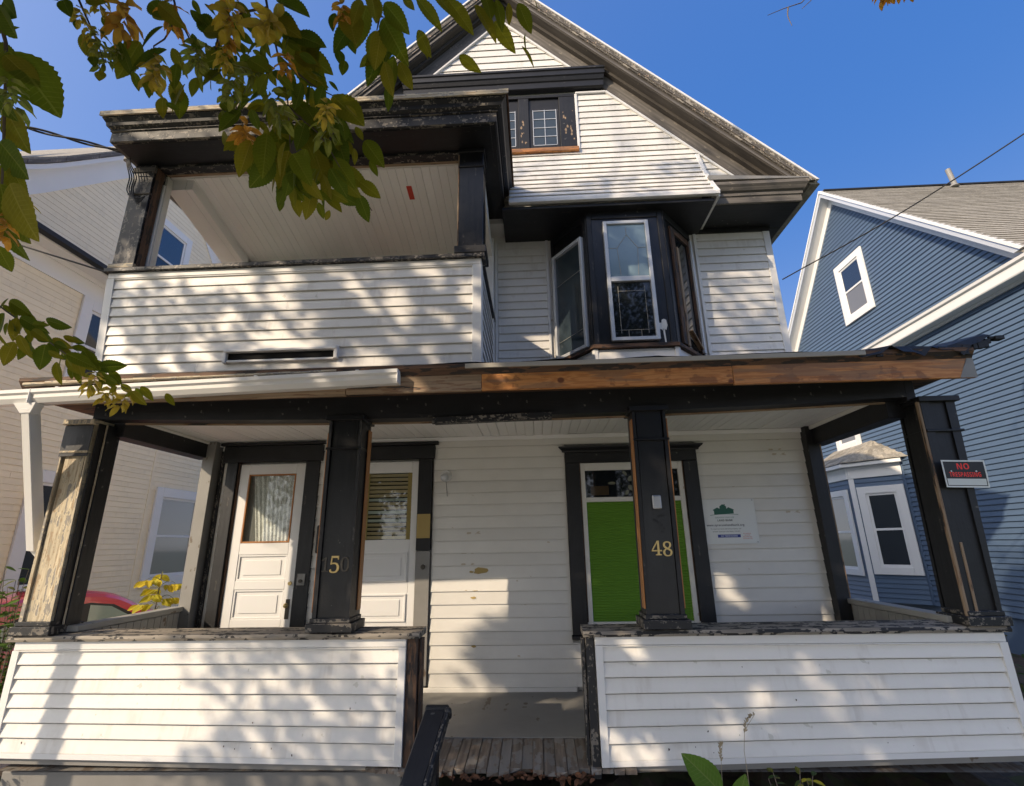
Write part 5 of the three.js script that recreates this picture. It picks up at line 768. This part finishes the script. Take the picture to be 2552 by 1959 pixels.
// hanging seed cluster of winged bracts
function clusterGeo(seed) {
  const r = mulberry(seed), p = [], c = [], n = 13;
  for (let k = 0; k < n; k++) {
    const t = k / (n - 1), a = k * 2.4 + r() * 0.6, out = 0.55 + 0.45 * Math.sin(Math.PI * (0.2 + 0.7 * t)), L = (0.62 + 0.35 * r()) * out, w = 0.13 + 0.05 * r(), y0 = 0.55 - 1.1 * t;
    const d = V(Math.cos(a), -0.35 - 0.7 * t + 0.4 * r(), Math.sin(a)).normalize(), up = V(0, 1, 0), s = d.clone().cross(up).normalize(), nn = s.clone().cross(d), B0 = V(0, y0, 0);
    const q = (f, e) => { const ww = w * [0.35, 0.9, 1, 0.72, 0][f] * e, fr = [0.08, 0.3, 0.55, 0.8, 1][f]; return B0.clone().addScaledVector(d, L * fr).addScaledVector(s, ww).addScaledVector(nn, Math.abs(ww) * 0.5 - 0.32 * L * fr * fr + 0.1 * r()); };
    const rows = [0, 1, 2, 3, 4].map(f => [q(f, -1), q(f, 0), q(f, 1)]);
    const sh = 0.75 + 0.5 * r();
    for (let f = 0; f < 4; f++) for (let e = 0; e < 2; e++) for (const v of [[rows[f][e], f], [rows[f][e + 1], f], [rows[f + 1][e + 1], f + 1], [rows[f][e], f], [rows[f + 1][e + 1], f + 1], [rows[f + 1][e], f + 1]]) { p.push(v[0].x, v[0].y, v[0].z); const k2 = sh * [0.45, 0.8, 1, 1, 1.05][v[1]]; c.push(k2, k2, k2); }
  }
  const g = new THREE.BufferGeometry(); g.setAttribute('position', new THREE.Float32BufferAttribute(p, 3)); g.setAttribute('color', new THREE.Float32BufferAttribute(c, 3)); g.computeVertexNormals(); return g;
}
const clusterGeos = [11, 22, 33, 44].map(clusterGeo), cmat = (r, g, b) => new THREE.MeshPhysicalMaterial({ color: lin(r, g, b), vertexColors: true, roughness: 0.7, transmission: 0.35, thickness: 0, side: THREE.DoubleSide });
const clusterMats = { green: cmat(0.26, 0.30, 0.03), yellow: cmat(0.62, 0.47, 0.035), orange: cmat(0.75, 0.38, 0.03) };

// ------------------------------------------------------------------ the hornbeam at the kerb
const tree = thing('hornbeam_tree', 'hornbeam whose leafy twigs and yellow seed clusters hang into the top left', 'tree', [-4.6, 0, 7.2]);
const TB = V(-4.6, 0, 7.2), FORK = V(-4.9, 4.6, 7.3);
function limb(parent, name, pts, r0, r1, seg = 10) {   // tapered tube
  const c = new THREE.CatmullRomCurve3(pts), n = Math.max(8, Math.round(c.getLength() * 4)), fr = c.computeFrenetFrames(n), p = [], u = [], L = c.getLength();
  const ring = i => { const t = i / n, o = c.getPointAt(t), r = r0 + (r1 - r0) * Math.pow(t, 0.8); return Array.from({ length: seg + 1 }, (_, k) => { const a = k / seg * 6.2832; return o.clone().addScaledVector(fr.normals[i], Math.cos(a) * r).addScaledVector(fr.binormals[i], Math.sin(a) * r); }); };
  let A = ring(0); for (let i = 0; i < n; i++) { const Bq = ring(i + 1); for (let k = 0; k < seg; k++) for (const [v, x, y] of [[A[k], k, i], [A[k + 1], k + 1, i], [Bq[k + 1], k + 1, i + 1], [A[k], k, i], [Bq[k + 1], k + 1, i + 1], [Bq[k], k, i + 1]]) { p.push(v.x, v.y, v.z); u.push(y / n * L, x / seg * r0 * 6); } A = Bq; }
  const g = new THREE.BufferGeometry(); g.setAttribute('position', new THREE.Float32BufferAttribute(p, 3)); g.setAttribute('uv', new THREE.Float32BufferAttribute(u, 2)); g.computeVertexNormals(); return mesh(parent, name, g, M.bark);
}
const trunk = limb(tree, 'trunk', [TB, V(-4.65, 1.6, 7.15), V(-4.75, 3.2, 7.25), FORK], 0.24, 0.17, 16);
// twigs in view: leaves as base and direction, clusters as place and size, twigs as points, all in millimetres
const SPRAYS = {
'edge': { leaves: [-779,2794,3692,38,-40,2,-791,2740,3656,80,-96,-20,-738,2720,3689,-30,50,16,-873,2795,3611,-11,-11,-24,-845,2694,3598,34,-70,-13,-829,2620,3603,55,-61,-14,-769,2525,3618,42,-86,-12,-791,2472,3597,7,-39,-40,-874,2484,3528,0,-32,-31,-862,2558,3553,49,-75,-14,-788,2725,3662,38,-37,-25,-853,2662,3593,17,-9,-27,-884,2799,3617,57,-24,7,-831,2746,3633,37,-4,-17,-810,2755,3647,-10,-50,-3,-824,2687,3631,36,-48,0,-875,2623,3556,2,-58,-42,-832,2558,3583,19,-62,-14,-879,2829,3622,28,19,-5,-874,2599,3556,-28,-38,-34,-810,2579,3594,22,-40,-14,-846,2828,3659,24,-22,-9],
  clusters: [-748,2641,3667,31,-781,2463,3600,28,-799,2523,3566,20],
  twigs: [[-870,2873,3665,-836,2820,3648,-830,2774,3634,-835,2686,3608,-841,2593,3580,-850,2490,3549]] },
'top': { leaves: [-1020,3177,3442,30,-51,2,-882,3234,3331,-58,-44,-5,-927,3181,3336,-54,-78,-25,-944,3145,3366,-3,-56,-48,-814,3096,3376,-86,-46,-11,-893,3051,3364,1,-30,-21,-878,3045,3347,16,-32,-8,-868,3169,3285,-12,-60,-13,-826,3138,3313,-14,-16,-31,-816,3179,3421,59,-65,-5,-760,3138,3379,6,-31,-29,-773,3234,3328,53,-40,-6,-1104,3243,3405,30,-21,4,-888,3258,3373,51,-61,-2,-883,3272,3327,23,-32,-37,-909,3246,3267,17,-39,-30,-967,3231,3264,38,-76,-5,-770,3202,3387,24,-17,-36,-1054,3295,3325,15,-36,-12,-1136,3285,3291,-3,-44,-25,-1034,3230,3296,24,-66,-16,-688,3049,3357,-48,-25,-8,-731,3039,3368,53,-24,-8,-815,3229,3256,-29,-44,-9,-951,3048,3407,18,-38,6],
  clusters: [-994,3144,3369,32,-1035,3157,3311,32,-1053,3225,3376,28,-1024,3175,3367,30,-854,3067,3348,48,-922,3169,3289,36,-954,3229,3367,61,-818,3201,3375,40,-756,3100,3357,44,-675,3191,3382,44,-956,3117,3360,24,-1030,3288,3361,32],
  twigs: [[-1104,3343,3379,-1074,3271,3356,-1051,3216,3338,-1028,3153,3318],[-866,3339,3367,-848,3268,3345,-871,3205,3327,-908,3178,3320,-898,3127,3304],[-848,3268,3345,-798,3161,3310]] },
'main': { leaves: [-527,3139,3439,71,-53,0,-561,3187,3383,45,-67,-14,-593,3231,3292,77,-103,-20,-359,3204,3371,-34,-71,-40,-332,3123,3371,-14,-58,-48,-431,3177,3377,-1,-46,-6,-685,3045,3362,-36,-42,8,-435,2985,3331,68,-73,-17,-532,3114,3276,27,3,-23,-656,2968,3319,-40,-58,3,-606,2864,3337,-26,-83,-16,-565,2870,3347,-9,-96,-20,-607,2988,3246,7,-89,-14,-510,2828,3364,-38,-46,-40,-553,2888,3277,-39,-66,-49,-533,2819,3289,-28,-38,-37,-552,2819,3237,-12,-30,-29,-556,2865,3232,35,-56,-23,-500,2810,3349,41,-71,-13,-523,2943,3228,20,-72,-49,-514,2967,3224,69,-61,-18,-454,2885,3252,37,-52,-38,-464,2858,3248,29,-47,-37,-423,2948,3297,0,-35,-24,-532,2945,3268,28,-56,-11,-529,3097,3264,-20,-27,-36,-435,2919,3383,17,7,-28,-723,3216,3301,-43,-45,-26,-630,3051,3438,-64,31,-14,-669,3081,3432,11,-6,-32,-767,3215,3364,44,-57,-1,-715,3146,3445,9,-19,-18,-741,3222,3385,17,-7,-21,-710,3171,3294,-23,-52,-5,-561,3020,3434,-38,1,-25,-541,2959,3413,-37,-17,-28,-529,2977,3397,24,-16,-27,-556,3098,3295,-33,-35,-34,-520,3103,3343,27,1,-26,-536,3032,3396,16,-27,-23,-496,2998,3357,-31,-37,-35,-672,3073,3294,-26,-21,-9,-702,2994,3323,38,-40,6,-580,2892,3390,11,-31,-20,-581,2945,3311,31,-12,-29,-535,3006,3303,36,-54,-4,-596,3011,3358,7,-31,-29,-506,2979,3311,40,-70,-3,-609,3040,3268,-32,-33,-31,-596,3099,3443,18,-37,-20,-588,3131,3390,26,-20,-27,-645,3169,3419,40,-29,-2,-574,3175,3381,-29,-25,-36,-589,3007,3413,47,-36,2,-562,2978,3293,-33,-35,-35,-509,2941,3302,-21,-58,-18,-527,3193,3307,-43,-19,-24,-633,2954,3404,-24,-18,-29],
  clusters: [-534,3062,3447,55,-621,3082,3446,47,-605,3021,3371,44,-531,2904,3376,47,-440,2894,3329,44,-417,2878,3389,32,-627,2889,3328,44,-616,2929,3412,38,-626,2988,3434,29,-514,3005,3398,32,-383,3095,3436,32,-708,3024,3407,29,-661,3097,3389,32],
  twigs: [[-612,3325,3404,-597,3217,3371,-575,3108,3337,-554,2992,3301,-554,2893,3271,-543,2814,3247],[-597,3217,3371,-686,3194,3368,-726,3104,3342,-688,3025,3317,-656,2931,3287],[-575,3108,3337,-495,3040,3313,-449,3016,3304],[-554,2992,3301,-480,2925,3277,-438,2855,3254],[-336,3291,3382,-336,3194,3353,-340,3165,3344],[-336,3194,3353,-324,3191,3351]] },
'crest': { leaves: [-377,3115,3425,22,-92,-8,-281,3070,3466,43,-50,-24,-296,3041,3432,-21,-66,-36,-292,3064,3439,47,-99,-15,-213,3069,3472,46,-34,-36,-151,3081,3457,48,-46,-35,-104,3161,3387,48,-58,-32,-53,3126,3419,12,-49,-26,-26,3066,3453,-2,-17,-32,-6,3088,3436,23,-32,-38,26,3077,3455,10,-1,-25,-258,3152,3420,22,-19,-18,-335,3096,3457,-14,-56,-3,-188,3156,3420,46,-48,-15,-77,3134,3425,14,-55,-3,-298,3056,3496,12,-64,-7],
  twigs: [[-401,3147,3446,-279,3138,3438,-135,3136,3431,9,3130,3423],[-322,3139,3440,-305,3094,3426,-312,3063,3416]] },
'low': { leaves: [-2053,2949,2525,96,-63,-12,-2112,2927,2502,41,36,11,-1975,2865,2545,-28,-88,-23,-1999,2779,2511,-33,-86,-9,-1987,2865,2582,-62,-65,-45,-1889,2769,2595,16,-73,-36,-1914,2843,2588,98,-59,-17,-1809,2772,2625,62,-42,4,-2011,2833,2459,-11,-67,-42,-1915,2783,2470,-42,-81,-44,-1902,2726,2421,17,-85,-14,-1844,2786,2514,66,-37,-19,-1859,2740,2503,30,-21,-36,-1844,2766,2471,17,-21,-37,-1705,2693,2577,92,-43,-30,-1810,2717,2472,20,-49,-34,-1759,2712,2480,-3,-59,-40,-1677,2671,2530,22,-18,-34,-1734,2720,2526,21,-32,-21,-1795,2676,2413,25,-8,-19,-1631,2635,2516,76,-36,-5,-1616,2613,2505,-23,-37,-22,-1651,2640,2375,18,-28,-35,-1517,2575,2474,54,-51,-18,-1990,2847,2490,35,15,9,-1869,2787,2551,73,-32,7,-1930,2811,2609,-21,-37,-18,-2054,2923,2541,26,-26,-20,-1607,2621,2499,12,-27,-38,-2016,2861,2536,36,-48,-3,-1937,2761,2618,4,-35,-41,-2034,2877,2465,-51,-29,-34,-1706,2614,2451,6,-46,-10,-1520,2574,2538,-24,-27,0],
  clusters: [-1621,2597,2535,49,-1625,2574,2455,49,-1564,2548,2448,55],
  twigs: [[-2170,3006,2591,-2029,2896,2552,-1924,2822,2525,-1802,2732,2492,-1709,2674,2470,-1632,2633,2455,-1549,2587,2437]] },};
for (const [k, S] of Object.entries(SPRAYS)) {
  const first = V(...S.twigs[0].slice(0, 3).map(v => v / 1000));
  const mid = FORK.clone().lerp(first, 0.55).add(V(0, 0.9, 0.2)); if (mid.z < 4.6) mid.z = 4.6;
  const br = limb(tree, 'branch', [FORK.clone(), mid, first.clone().add(V(-0.12, 0.25, 0.28)), first], 0.045, 0.006, 8);
  for (const t of S.twigs) { const pts = []; for (let i = 0; i < t.length; i += 3) pts.push(V(t[i], t[i + 1], t[i + 2]).multiplyScalar(0.001)); const tw = limb(br, 'twig', pts, 0.0035, 0.0012, 6); tw.position.set(0, 0, 0); }
  const l = S.leaves;
  for (let i = 0; i < l.length; i += 6) {
    const b = V(l[i], l[i + 1], l[i + 2]).multiplyScalar(0.001), d = V(l[i + 3], l[i + 4], l[i + 5]).multiplyScalar(0.001);
    leaf(br, b, d, V(0.15 + R(-0.55, 0.55), -0.25 + R(-0.5, 0.5), 0.9), d.length() * R(1.0, 1.1));
    // the leaf's stalk and a neighbour behind it
    for (let e = ({ crest: 0.35, edge: 0, top: 0.9, low: 1.2, main: 3.0 })[k] + rnd() - 0.5; e > 0.5; e--) { const d2 = d.clone().applyAxisAngle(V(0, 0, 1), R(-0.75, 0.75)); leaf(br, b.clone().add(V(R(-0.045, 0.045), R(-0.02, 0.045), -R(0.02, 0.14))), d2, V(R(-0.7, 0.7), R(-0.7, 0.4), 0.8), d.length() * R(0.8, 1.0)); }
  }
  const c = S.clusters || [];
  for (let i = 0; i < c.length; i += 4) {
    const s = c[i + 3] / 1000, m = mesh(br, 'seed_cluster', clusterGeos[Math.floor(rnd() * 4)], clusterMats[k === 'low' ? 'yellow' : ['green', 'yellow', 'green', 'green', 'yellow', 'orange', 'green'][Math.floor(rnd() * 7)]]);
    m.position.set(c[i] / 1000, c[i + 1] / 1000, c[i + 2] / 1000); m.rotation.set(R(-0.4, 0.4), R(0, 6), R(-0.4, 0.4)); m.scale.setScalar(s * 1.25);
  }
}
// orange seed cluster and bare twig at the top right
{
  const br = limb(tree, 'branch', [FORK.clone(), V(-2.5, 6.6, 5.6), V(0.4, 5.0, 4.6), V(0.83, 3.2, 3.37)], 0.05, 0.004, 8);
  for (let i = 0; i < 4; i++) { const m = mesh(br, 'seed_cluster', clusterGeos[i], clusterMats.orange); m.position.set(0.80 + i * 0.018, 3.158 - (i % 2) * 0.008, 3.36 + i * 0.004); m.rotation.set(R(-0.4, 0.4), R(0, 6), R(-0.4, 0.4)); m.scale.setScalar(0.032); }
  const b2 = limb(tree, 'branch', [FORK.clone(), V(-3.5, 8.8, 6.2), V(0.5, 9.3, 2.5), V(3.3, 8.05, 0.1)], 0.06, 0.012, 8);
  for (const q of [[[3.3, 8.05, 0.1], [3.15, 7.72, 0.02], [2.95, 7.66, 0], [2.73, 7.56, 0]], [[3.3, 8.05, 0.1], [3.25, 7.75, 0.05], [3.1, 7.60, 0.02]], [[2.97, 7.66, 0], [2.93, 7.5, 0.02], [2.95, 7.36, 0.02]]]) { const t = limb(b2, 'twig', q.map(v => V(...v)), 0.009, 0.003, 6); t.position.set(0, 0, 0); }
}
// limbs and the crown above the pavement, outside the picture
{
  const G2 = tile(256, 10, 10, 4, 91), G3 = tile(256, 30, 30, 3, 92), nz = (g, x, y) => { const i = Math.floor(((x * 0.05) % 1 + 1) % 1 * 256), j = Math.floor(((y * 0.05) % 1 + 1) % 1 * 256); return g[j * 256 + i]; };
  // how thick the crown is along the ray to the sun that passes the facade plane at (x, y)
  const hr = mulberry(77), gaps = (n, x0, x1, y0, y1, a, b) => Array.from({ length: n }, () => [x0 + (x1 - x0) * hr(), y0 + (y1 - y0) * hr(), a + (b - a) * hr() * hr()]), holes = [...gaps(24, 0.3, 3.6, 0.4, 1.35, 0.13, 0.20), ...gaps(26, -1.6, 2.0, 1.7, 3.6, 0.12, 0.22), ...gaps(75, -4.6, -0.2, 3.4, 4.9, 0.10, 0.26), ...gaps(45, -4.8, 0.2, 5.8, 6.6, 0.08, 0.2), ...gaps(40, -0.5, 2.6, 4.6, 7.4, 0.10, 0.22), ...gaps(14, -1.5, 3.6, 3.2, 4.2, 0.12, 0.2)];
  const depth = (x, y) => {
    let d = 0;
    d = Math.max(d, 6.5 * sstep(-1.4, -0.1, x + 0.25 * (y - 1)) * sstep(-1.5, -0.5, y) * sstep(4.9, 3.6, y) * sstep(8.0, 6.0, x));
    d = Math.max(d, 3.0 * sstep(-4.9, -4.0, x) * sstep(0.3, -0.4, x) * sstep(3.2, 3.7, y) * sstep(7.4, 6.2, y));
    d = Math.max(d, 3.2 * sstep(-0.2, 0.4, x) * sstep(4.9, 3.9, y - 0.2) * sstep(7, 5, x));
    d = Math.max(d, 1.9 * sstep(-0.4, 0.2, x) * sstep(6.3, 5.2, y) * sstep(3.4, 2.2, x) * sstep(3, 3.6, y));
    d = Math.max(d, 0.75 * sstep(-3.1, -2.2, x) * sstep(0.2, -0.3, x) * sstep(2.2, 1.4, y));
    d = Math.max(d, 3.0 * sstep(-2.3, -1.9, x - 0.35 * Math.sin(y * 5)) * sstep(0.6, 0.0, x) * sstep(3.5, 3.2, y) * sstep(1.5, 2.0, y));
    d = Math.max(d, 0.42 * sstep(-3.4, -2.4, x) * sstep(2.2, 1.0, x) * sstep(9.0, 7.2, y) * sstep(5.5, 6.5, y));
    d *= 1 - 0.96 * sstep(-4.2, -3.6, x) * sstep(-0.5, -1.0, x) * sstep(4.75, 4.95, y) * sstep(6.1, 5.9, y);          // open in front of the balcony
    for (const h of holes) if (Math.hypot((x - h[0] + 0.5 * (y - h[1])) * 1.3, y - h[1]) < h[2]) return 0;
    return d;
  };
  camera.updateMatrixWorld(); const inv = camera.matrixWorld.clone().invert(), ty = Math.tan(THREE.MathUtils.degToRad(76.7 / 2)), seen = (x, y, z) => { const q = V(x, y, z).applyMatrix4(inv); return q.z < 0.25 && Math.abs(q.x) < (-q.z) * ty * 1.303 * 1.06 + 0.25 && Math.abs(q.y) < (-q.z) * ty * 1.06 + 0.25; };
  const pos = [], cell = 0.07, la = 0.0031;
  for (let x = -5.2; x < 8; x += cell) for (let y = -1.2; y < 9; y += cell) {
    const D = depth(x, y); if (D < 0.03) continue; const c = nz(G2, x, y), f = nz(G3, x, y), k = D > 1.6 ? 0.6 + 1.0 * sstep(0.3, 0.6, f) : sstep(0.43, 0.55, c * 0.62 + f * 0.38) * 2.2;
    const n = D * k * cell * cell / la; for (let i = 0; i < n - rnd(); i++) { const X = x + rnd() * cell, Y = y + rnd() * cell, zc = clamp(nz(G2, y * 1.7 + 31, x * 1.3) + R(-0.32, 0.32)); let z = 2.9 + 3.6 * zc; if (seen(X - 1.17 * z, Y + 0.86 * z, z)) z = 4.75 + 2.6 * zc; pos.push([X - 1.17 * z, Y + 0.86 * z, z]); }
  }
  const g = leafGeo(0.26, 0.25, 0.08, 3, 0), im = new THREE.InstancedMesh(g, new THREE.MeshStandardMaterial({ color: lin(0.06, 0.095, 0.015), roughness: 0.7, side: THREE.DoubleSide }), pos.length), m4 = new THREE.Matrix4();
  pos.forEach((q, i) => { const d = V(R(-1, 1), R(-1, 0.3), R(-1, 1)).normalize(), nn = V(R(-0.8, 0.8), 1, R(-0.8, 0.8)); im.setMatrixAt(i, orient(V(...q), d, nn, R(0.085, 0.14))); });
  im.name = 'foliage'; im.userData.kind = 'stuff'; im.castShadow = im.receiveShadow = true; im.position.copy(tree.position).negate(); tree.add(im); console.log('crown leaves', pos.length);
  for (let k = 0; k < 26; k++) { const q = pos[Math.floor(rnd() * pos.length)], e = V(...q), mid = FORK.clone().lerp(e, 0.5).add(V(R(-0.5, 0.5), R(0.1, 0.8), R(-0.3, 0.3))); if (seen(mid.x, mid.y, mid.z)) mid.z = 4.8; const l = limb(tree, 'limb', [FORK, mid, e], R(0.05, 0.1), 0.012, 8); for (let s = 0; s < 4; s++) { const a = mid.clone().lerp(e, R(0.1, 0.9)), b = a.clone().add(V(R(-1, 1), R(0, 0.9), R(-0.6, 0.6))); if (seen(b.x, b.y, b.z)) continue; const t = limb(l, 'twig', [a, a.clone().lerp(b, 0.5).add(V(0, 0.1, 0)), b], 0.014, 0.004, 6); t.position.set(0, 0, 0); } }
  // thin bare boughs high up, whose shadows branch across the gable skirt
  for (let k = 0; k < 9; k++) { const X = -2.0 + k * 0.42 + R(-0.2, 0.2), z = 5.4 + R(0, 2), e = V(X - 1.17 * z + R(-0.3, 0.3), 7.6 + R(0, 1.3) + 0.86 * z, z), s = V(X + 0.5 - 1.17 * z, 5.9 + 0.86 * z, z), l = limb(tree, 'limb', [FORK, FORK.clone().lerp(s, 0.6).add(V(0, 0.4, 0.3)), s, e], 0.06, 0.008, 8); for (let j = 0; j < 7; j++) { const a = s.clone().lerp(e, R(0.0, 0.9)), b = a.clone().add(V(R(-0.9, 0.9), R(0.1, 0.8), R(-0.4, 0.4))); const t = limb(l, 'twig', [a, a.clone().lerp(b, 0.5).add(V(0, 0.08, 0)), b], 0.012, 0.003, 5); t.position.set(0, 0, 0); } }
}
// ------------------------------------------------------------------ small plants
const green = [leafMat([0.09, 0.17, 0.02], [0.16, 0.22, 0.05], 0.3), leafMat([0.07, 0.14, 0.018], [0.13, 0.18, 0.04], 0.3)], yellow = [leafMat([0.55, 0.42, 0.02], [0.6, 0.5, 0.08], 0.4), leafMat([0.45, 0.40, 0.03], [0.55, 0.5, 0.08], 0.4)], dull = [leafMat([0.05, 0.085, 0.015], [0.08, 0.1, 0.03], 0.3), leafMat([0.12, 0.13, 0.02], [0.15, 0.15, 0.04], 0.3)];
const stemMat = new THREE.MeshStandardMaterial({ color: lin(0.16, 0.17, 0.05), roughness: 0.7 }), dryMat = new THREE.MeshStandardMaterial({ color: lin(0.36, 0.30, 0.20), roughness: 0.85 });
const stem = (par, pts, r0, r1, m = stemMat) => { const o = limb(par, 'stem', pts, r0, r1, 6); o.material = m; return o; };
function shrub(name, label, base, n, h, spread, mats, len, cat = 'shrub') {
  const t = thing(name, label, cat, base), o = V(...base);
  for (let k = 0; k < n; k++) {
    const a = R(0, 6.28), e = o.clone().add(V(Math.cos(a) * spread * R(0.2, 1), h * R(0.55, 1), Math.sin(a) * spread * R(0.2, 1))), mid = o.clone().lerp(e, 0.5).add(V(R(-0.06, 0.06), 0.06, R(-0.06, 0.06))), c = new THREE.CatmullRomCurve3([o, mid, e]);
    stem(t, [o, mid, e], 0.006, 0.002, M.bark);
    for (let i = 0; i < 13; i++) { const q = c.getPoint(0.25 + 0.75 * i / 12), az = R(0, 6.28); const l = leaf(t, q, V(Math.cos(az), R(-0.6, 0.5), Math.sin(az)), V(R(-0.4, 0.4), 1, R(-0.1, 0.7)), len * R(0.7, 1.2), 'leaf', mats); l.position.sub(o); }
  }
  return t;
}
// green shrub and sapling beside the driveway
shrub('green_shrub', 'sunlit green shrub beside the peeling corner column, in front of the red car', [-4.50, 0.0, -0.22], 44, 1.95, 0.26, [...green, ...green, ...green, ...dull], 0.085);
single('fence_post', B(-5.50, -5.40, 0, 2.75, 1.42, 1.52), M.oldpine, 'slim wooden post at the edge of the driveway left of the porch panel', 'post');
shrub('weed_clump', 'small green weed growing between the corner column and the red car', [-4.30, 0.2, -0.75], 3, 1.45, 0.12, green, 0.06, 'weed');
{
  const t = thing('yellow_sapling', 'yellow leaved sapling behind the porch side rail by the wall', 'sapling', [-4.22, 0, -1.55]), o = V(-4.22, 0, -1.55);
  stem(t, [o, V(-4.24, 0.9, -1.55), V(-4.2, 1.75, -1.5)], 0.014, 0.005, M.bark);
  for (let k = 0; k < 11; k++) { const a = k * 2.3, y = 1.22 + k * 0.05, s = V(-4.21, y, -1.53), d = V(Math.cos(a) * 0.8, 0.28, Math.sin(a) * 0.8 + 0.15), e = s.clone().addScaledVector(d, 0.22).add(V(0, -0.06, 0)); stem(t, [s, s.clone().lerp(e, 0.5).add(V(0, 0.04, 0)), e], 0.004, 0.002); for (let i = 0; i < 9; i++) { const q = s.clone().lerp(e, 0.2 + 0.8 * i / 8), sd = i === 8 ? d.clone() : V(-d.z, 0, d.x).multiplyScalar(i % 2 ? 1 : -1).addScaledVector(d, 0.5); sd.y -= 0.75; const l = leaf(t, q, sd, V(R(-0.9, 0.9), R(-0.2, 0.8), 0.9), 0.12 * R(0.7, 1.1), 'leaf', yellow); l.position.sub(o); } }
}
{ // burdock by the right panel
  const t = thing('burdock_plant', 'broad leaved green burdock plant in front of the right porch panel', 'plant', [1.05, 0.1, 0.75]), o = V(1.05, 0.12, 0.75), big = [leafGeo(0.27, 0.2, 0.25, 12, 0.02), leafGeo(0.3, 0.15, 0.2, 12, 0.02)];
  for (const [bx, by, bz, dx, dy, dz, L] of [[1.02, 0.60, 0.74, -0.72, 0.75, 0.05, 0.27], [1.10, 0.53, 0.72, 0.25, 0.6, 0.1, 0.17], [1.09, 0.36, 0.9, -0.2, 0.7, 0.25, 0.27], [1.15, 0.42, 0.8, 0.8, 0.3, 0.3, 0.22], [1.0, 0.35, 0.85, -0.9, 0.2, 0.3, 0.24], [1.3, 0.4, 0.7, 0.9, 0.35, 0.1, 0.24], [1.45, 0.42, 0.8, 0.5, 0.4, 0.2, 0.16]]) { stem(t, [o, V((o.x + bx) / 2, by * 0.6 + 0.05, (o.z + bz) / 2), V(bx, by, bz)], 0.008, 0.005, green[0]); const l = leaf(t, V(bx, by, bz), V(dx, dy, dz), V(R(-0.2, 0.2), 0.55, 0.9), L, 'leaf', [green[0], green[1]], big); l.position.sub(o).add(V(0, 0.02, 0)); }
}
function stalk(label, x, z, y0, y1, lean) { const t = thing('dry_stalk', label, 'dry grass', [x, y0, z]), a = V(x, y0, z), b = V(x + 0.01, (y0 + y1) * 0.55, z), c = V(x + 0.02, y1 - 0.10, z), d = V(x + 0.02 + lean, y1, z + 0.02); stem(t, [a, b, c, d], 0.0035, 0.0012, dryMat); const g = []; for (let i = 0; i < 34; i++) { const q = new THREE.CatmullRomCurve3([c, c.clone().lerp(d, 0.5).add(V(-0.01, 0.02, 0)), d]).getPoint(i / 33), e = leafGeo(0.22, 0.2, 0, 3, 0); e.applyMatrix4(orient(q, V(R(-0.6, 0.8), R(0.2, 1), R(-0.6, 0.6)), V(0, 0, 1), R(0.014, 0.024))); g.push(e); } mesh(t, 'seed_head', mergeGeometries(g), dryMat); }
stalk('taller dry grass stalk with a bent seed head before the right porch panel', 1.19, 0.68, 0.12, 0.985, 0.07); stalk('shorter dry grass stalk beside the burdock leaves', 1.04, 0.66, 0.12, 0.83, 0.015);
shrub('weed_clump', 'low wilted weed with tan leaves right of the burdock', [1.47, 0.12, 0.66], 9, 0.56, 0.2, [...dull, yellow[1]], 0.06, 'weed');
shrub('green_bush', 'dark green bush at the right corner of the porch', [3.8, 0.0, -0.25], 20, 1.2, 0.4, dull, 0.085); shrub('green_bush', 'bush in the shade between the white house and the blue house', [4.6, 0.0, -2.6], 14, 0.95, 0.6, dull, 0.09);
shrub('weed_clump', 'weed at the bottom right beside the end of the porch panel', [3.52, 0.1, 0.25], 6, 0.62, 0.15, [...dull, ...green], 0.06, 'weed'); shrub('weed_clump', 'weed at the bottom left below the corner of the porch panel', [-4.25, 0.05, 0.2], 6, 0.5, 0.2, [...dull, yellow[0]], 0.06, 'weed');
{ // fallen leaves in the gaps of the floor and on the soil
  const g = leafGeo(0.3, 0.3, 0.2, 3, 0), n = 420, im = new THREE.InstancedMesh(g, new THREE.MeshStandardMaterial({ color: lin(1, 1, 1), roughness: 0.9, side: THREE.DoubleSide }), n), c = new THREE.Color();
  for (let i = 0; i < n; i++) { const onFloor = i < 130, x = onFloor ? R(-0.85, 0.36) : R(-4.2, 3.6), z = onFloor ? R(0.02, 0.09) : R(-0.05, 1.2), y = onFloor ? 0.405 + R(0, 0.03) : 0.08 + 0.17 * sstep(1.6, 0.1, z) + R(0, 0.03); im.setMatrixAt(i, orient(V(x, y, z), V(R(-1, 1), R(-0.3, 0.3), R(-1, 1)), V(R(-0.5, 0.5), 1, R(-0.2, 0.8)), R(0.03, 0.065))); const k = R(0.5, 1.3); im.setColorAt(i, c.setRGB(0.15 * k, 0.065 * k, 0.03 * k)); }
  im.name = 'leaf_litter'; im.castShadow = im.receiveShadow = true; im.userData = { kind: 'stuff', label: 'brown fallen leaves along the porch edge and on the soil', category: 'leaves' }; scene.add(im);
}
renderer.render(scene, camera);
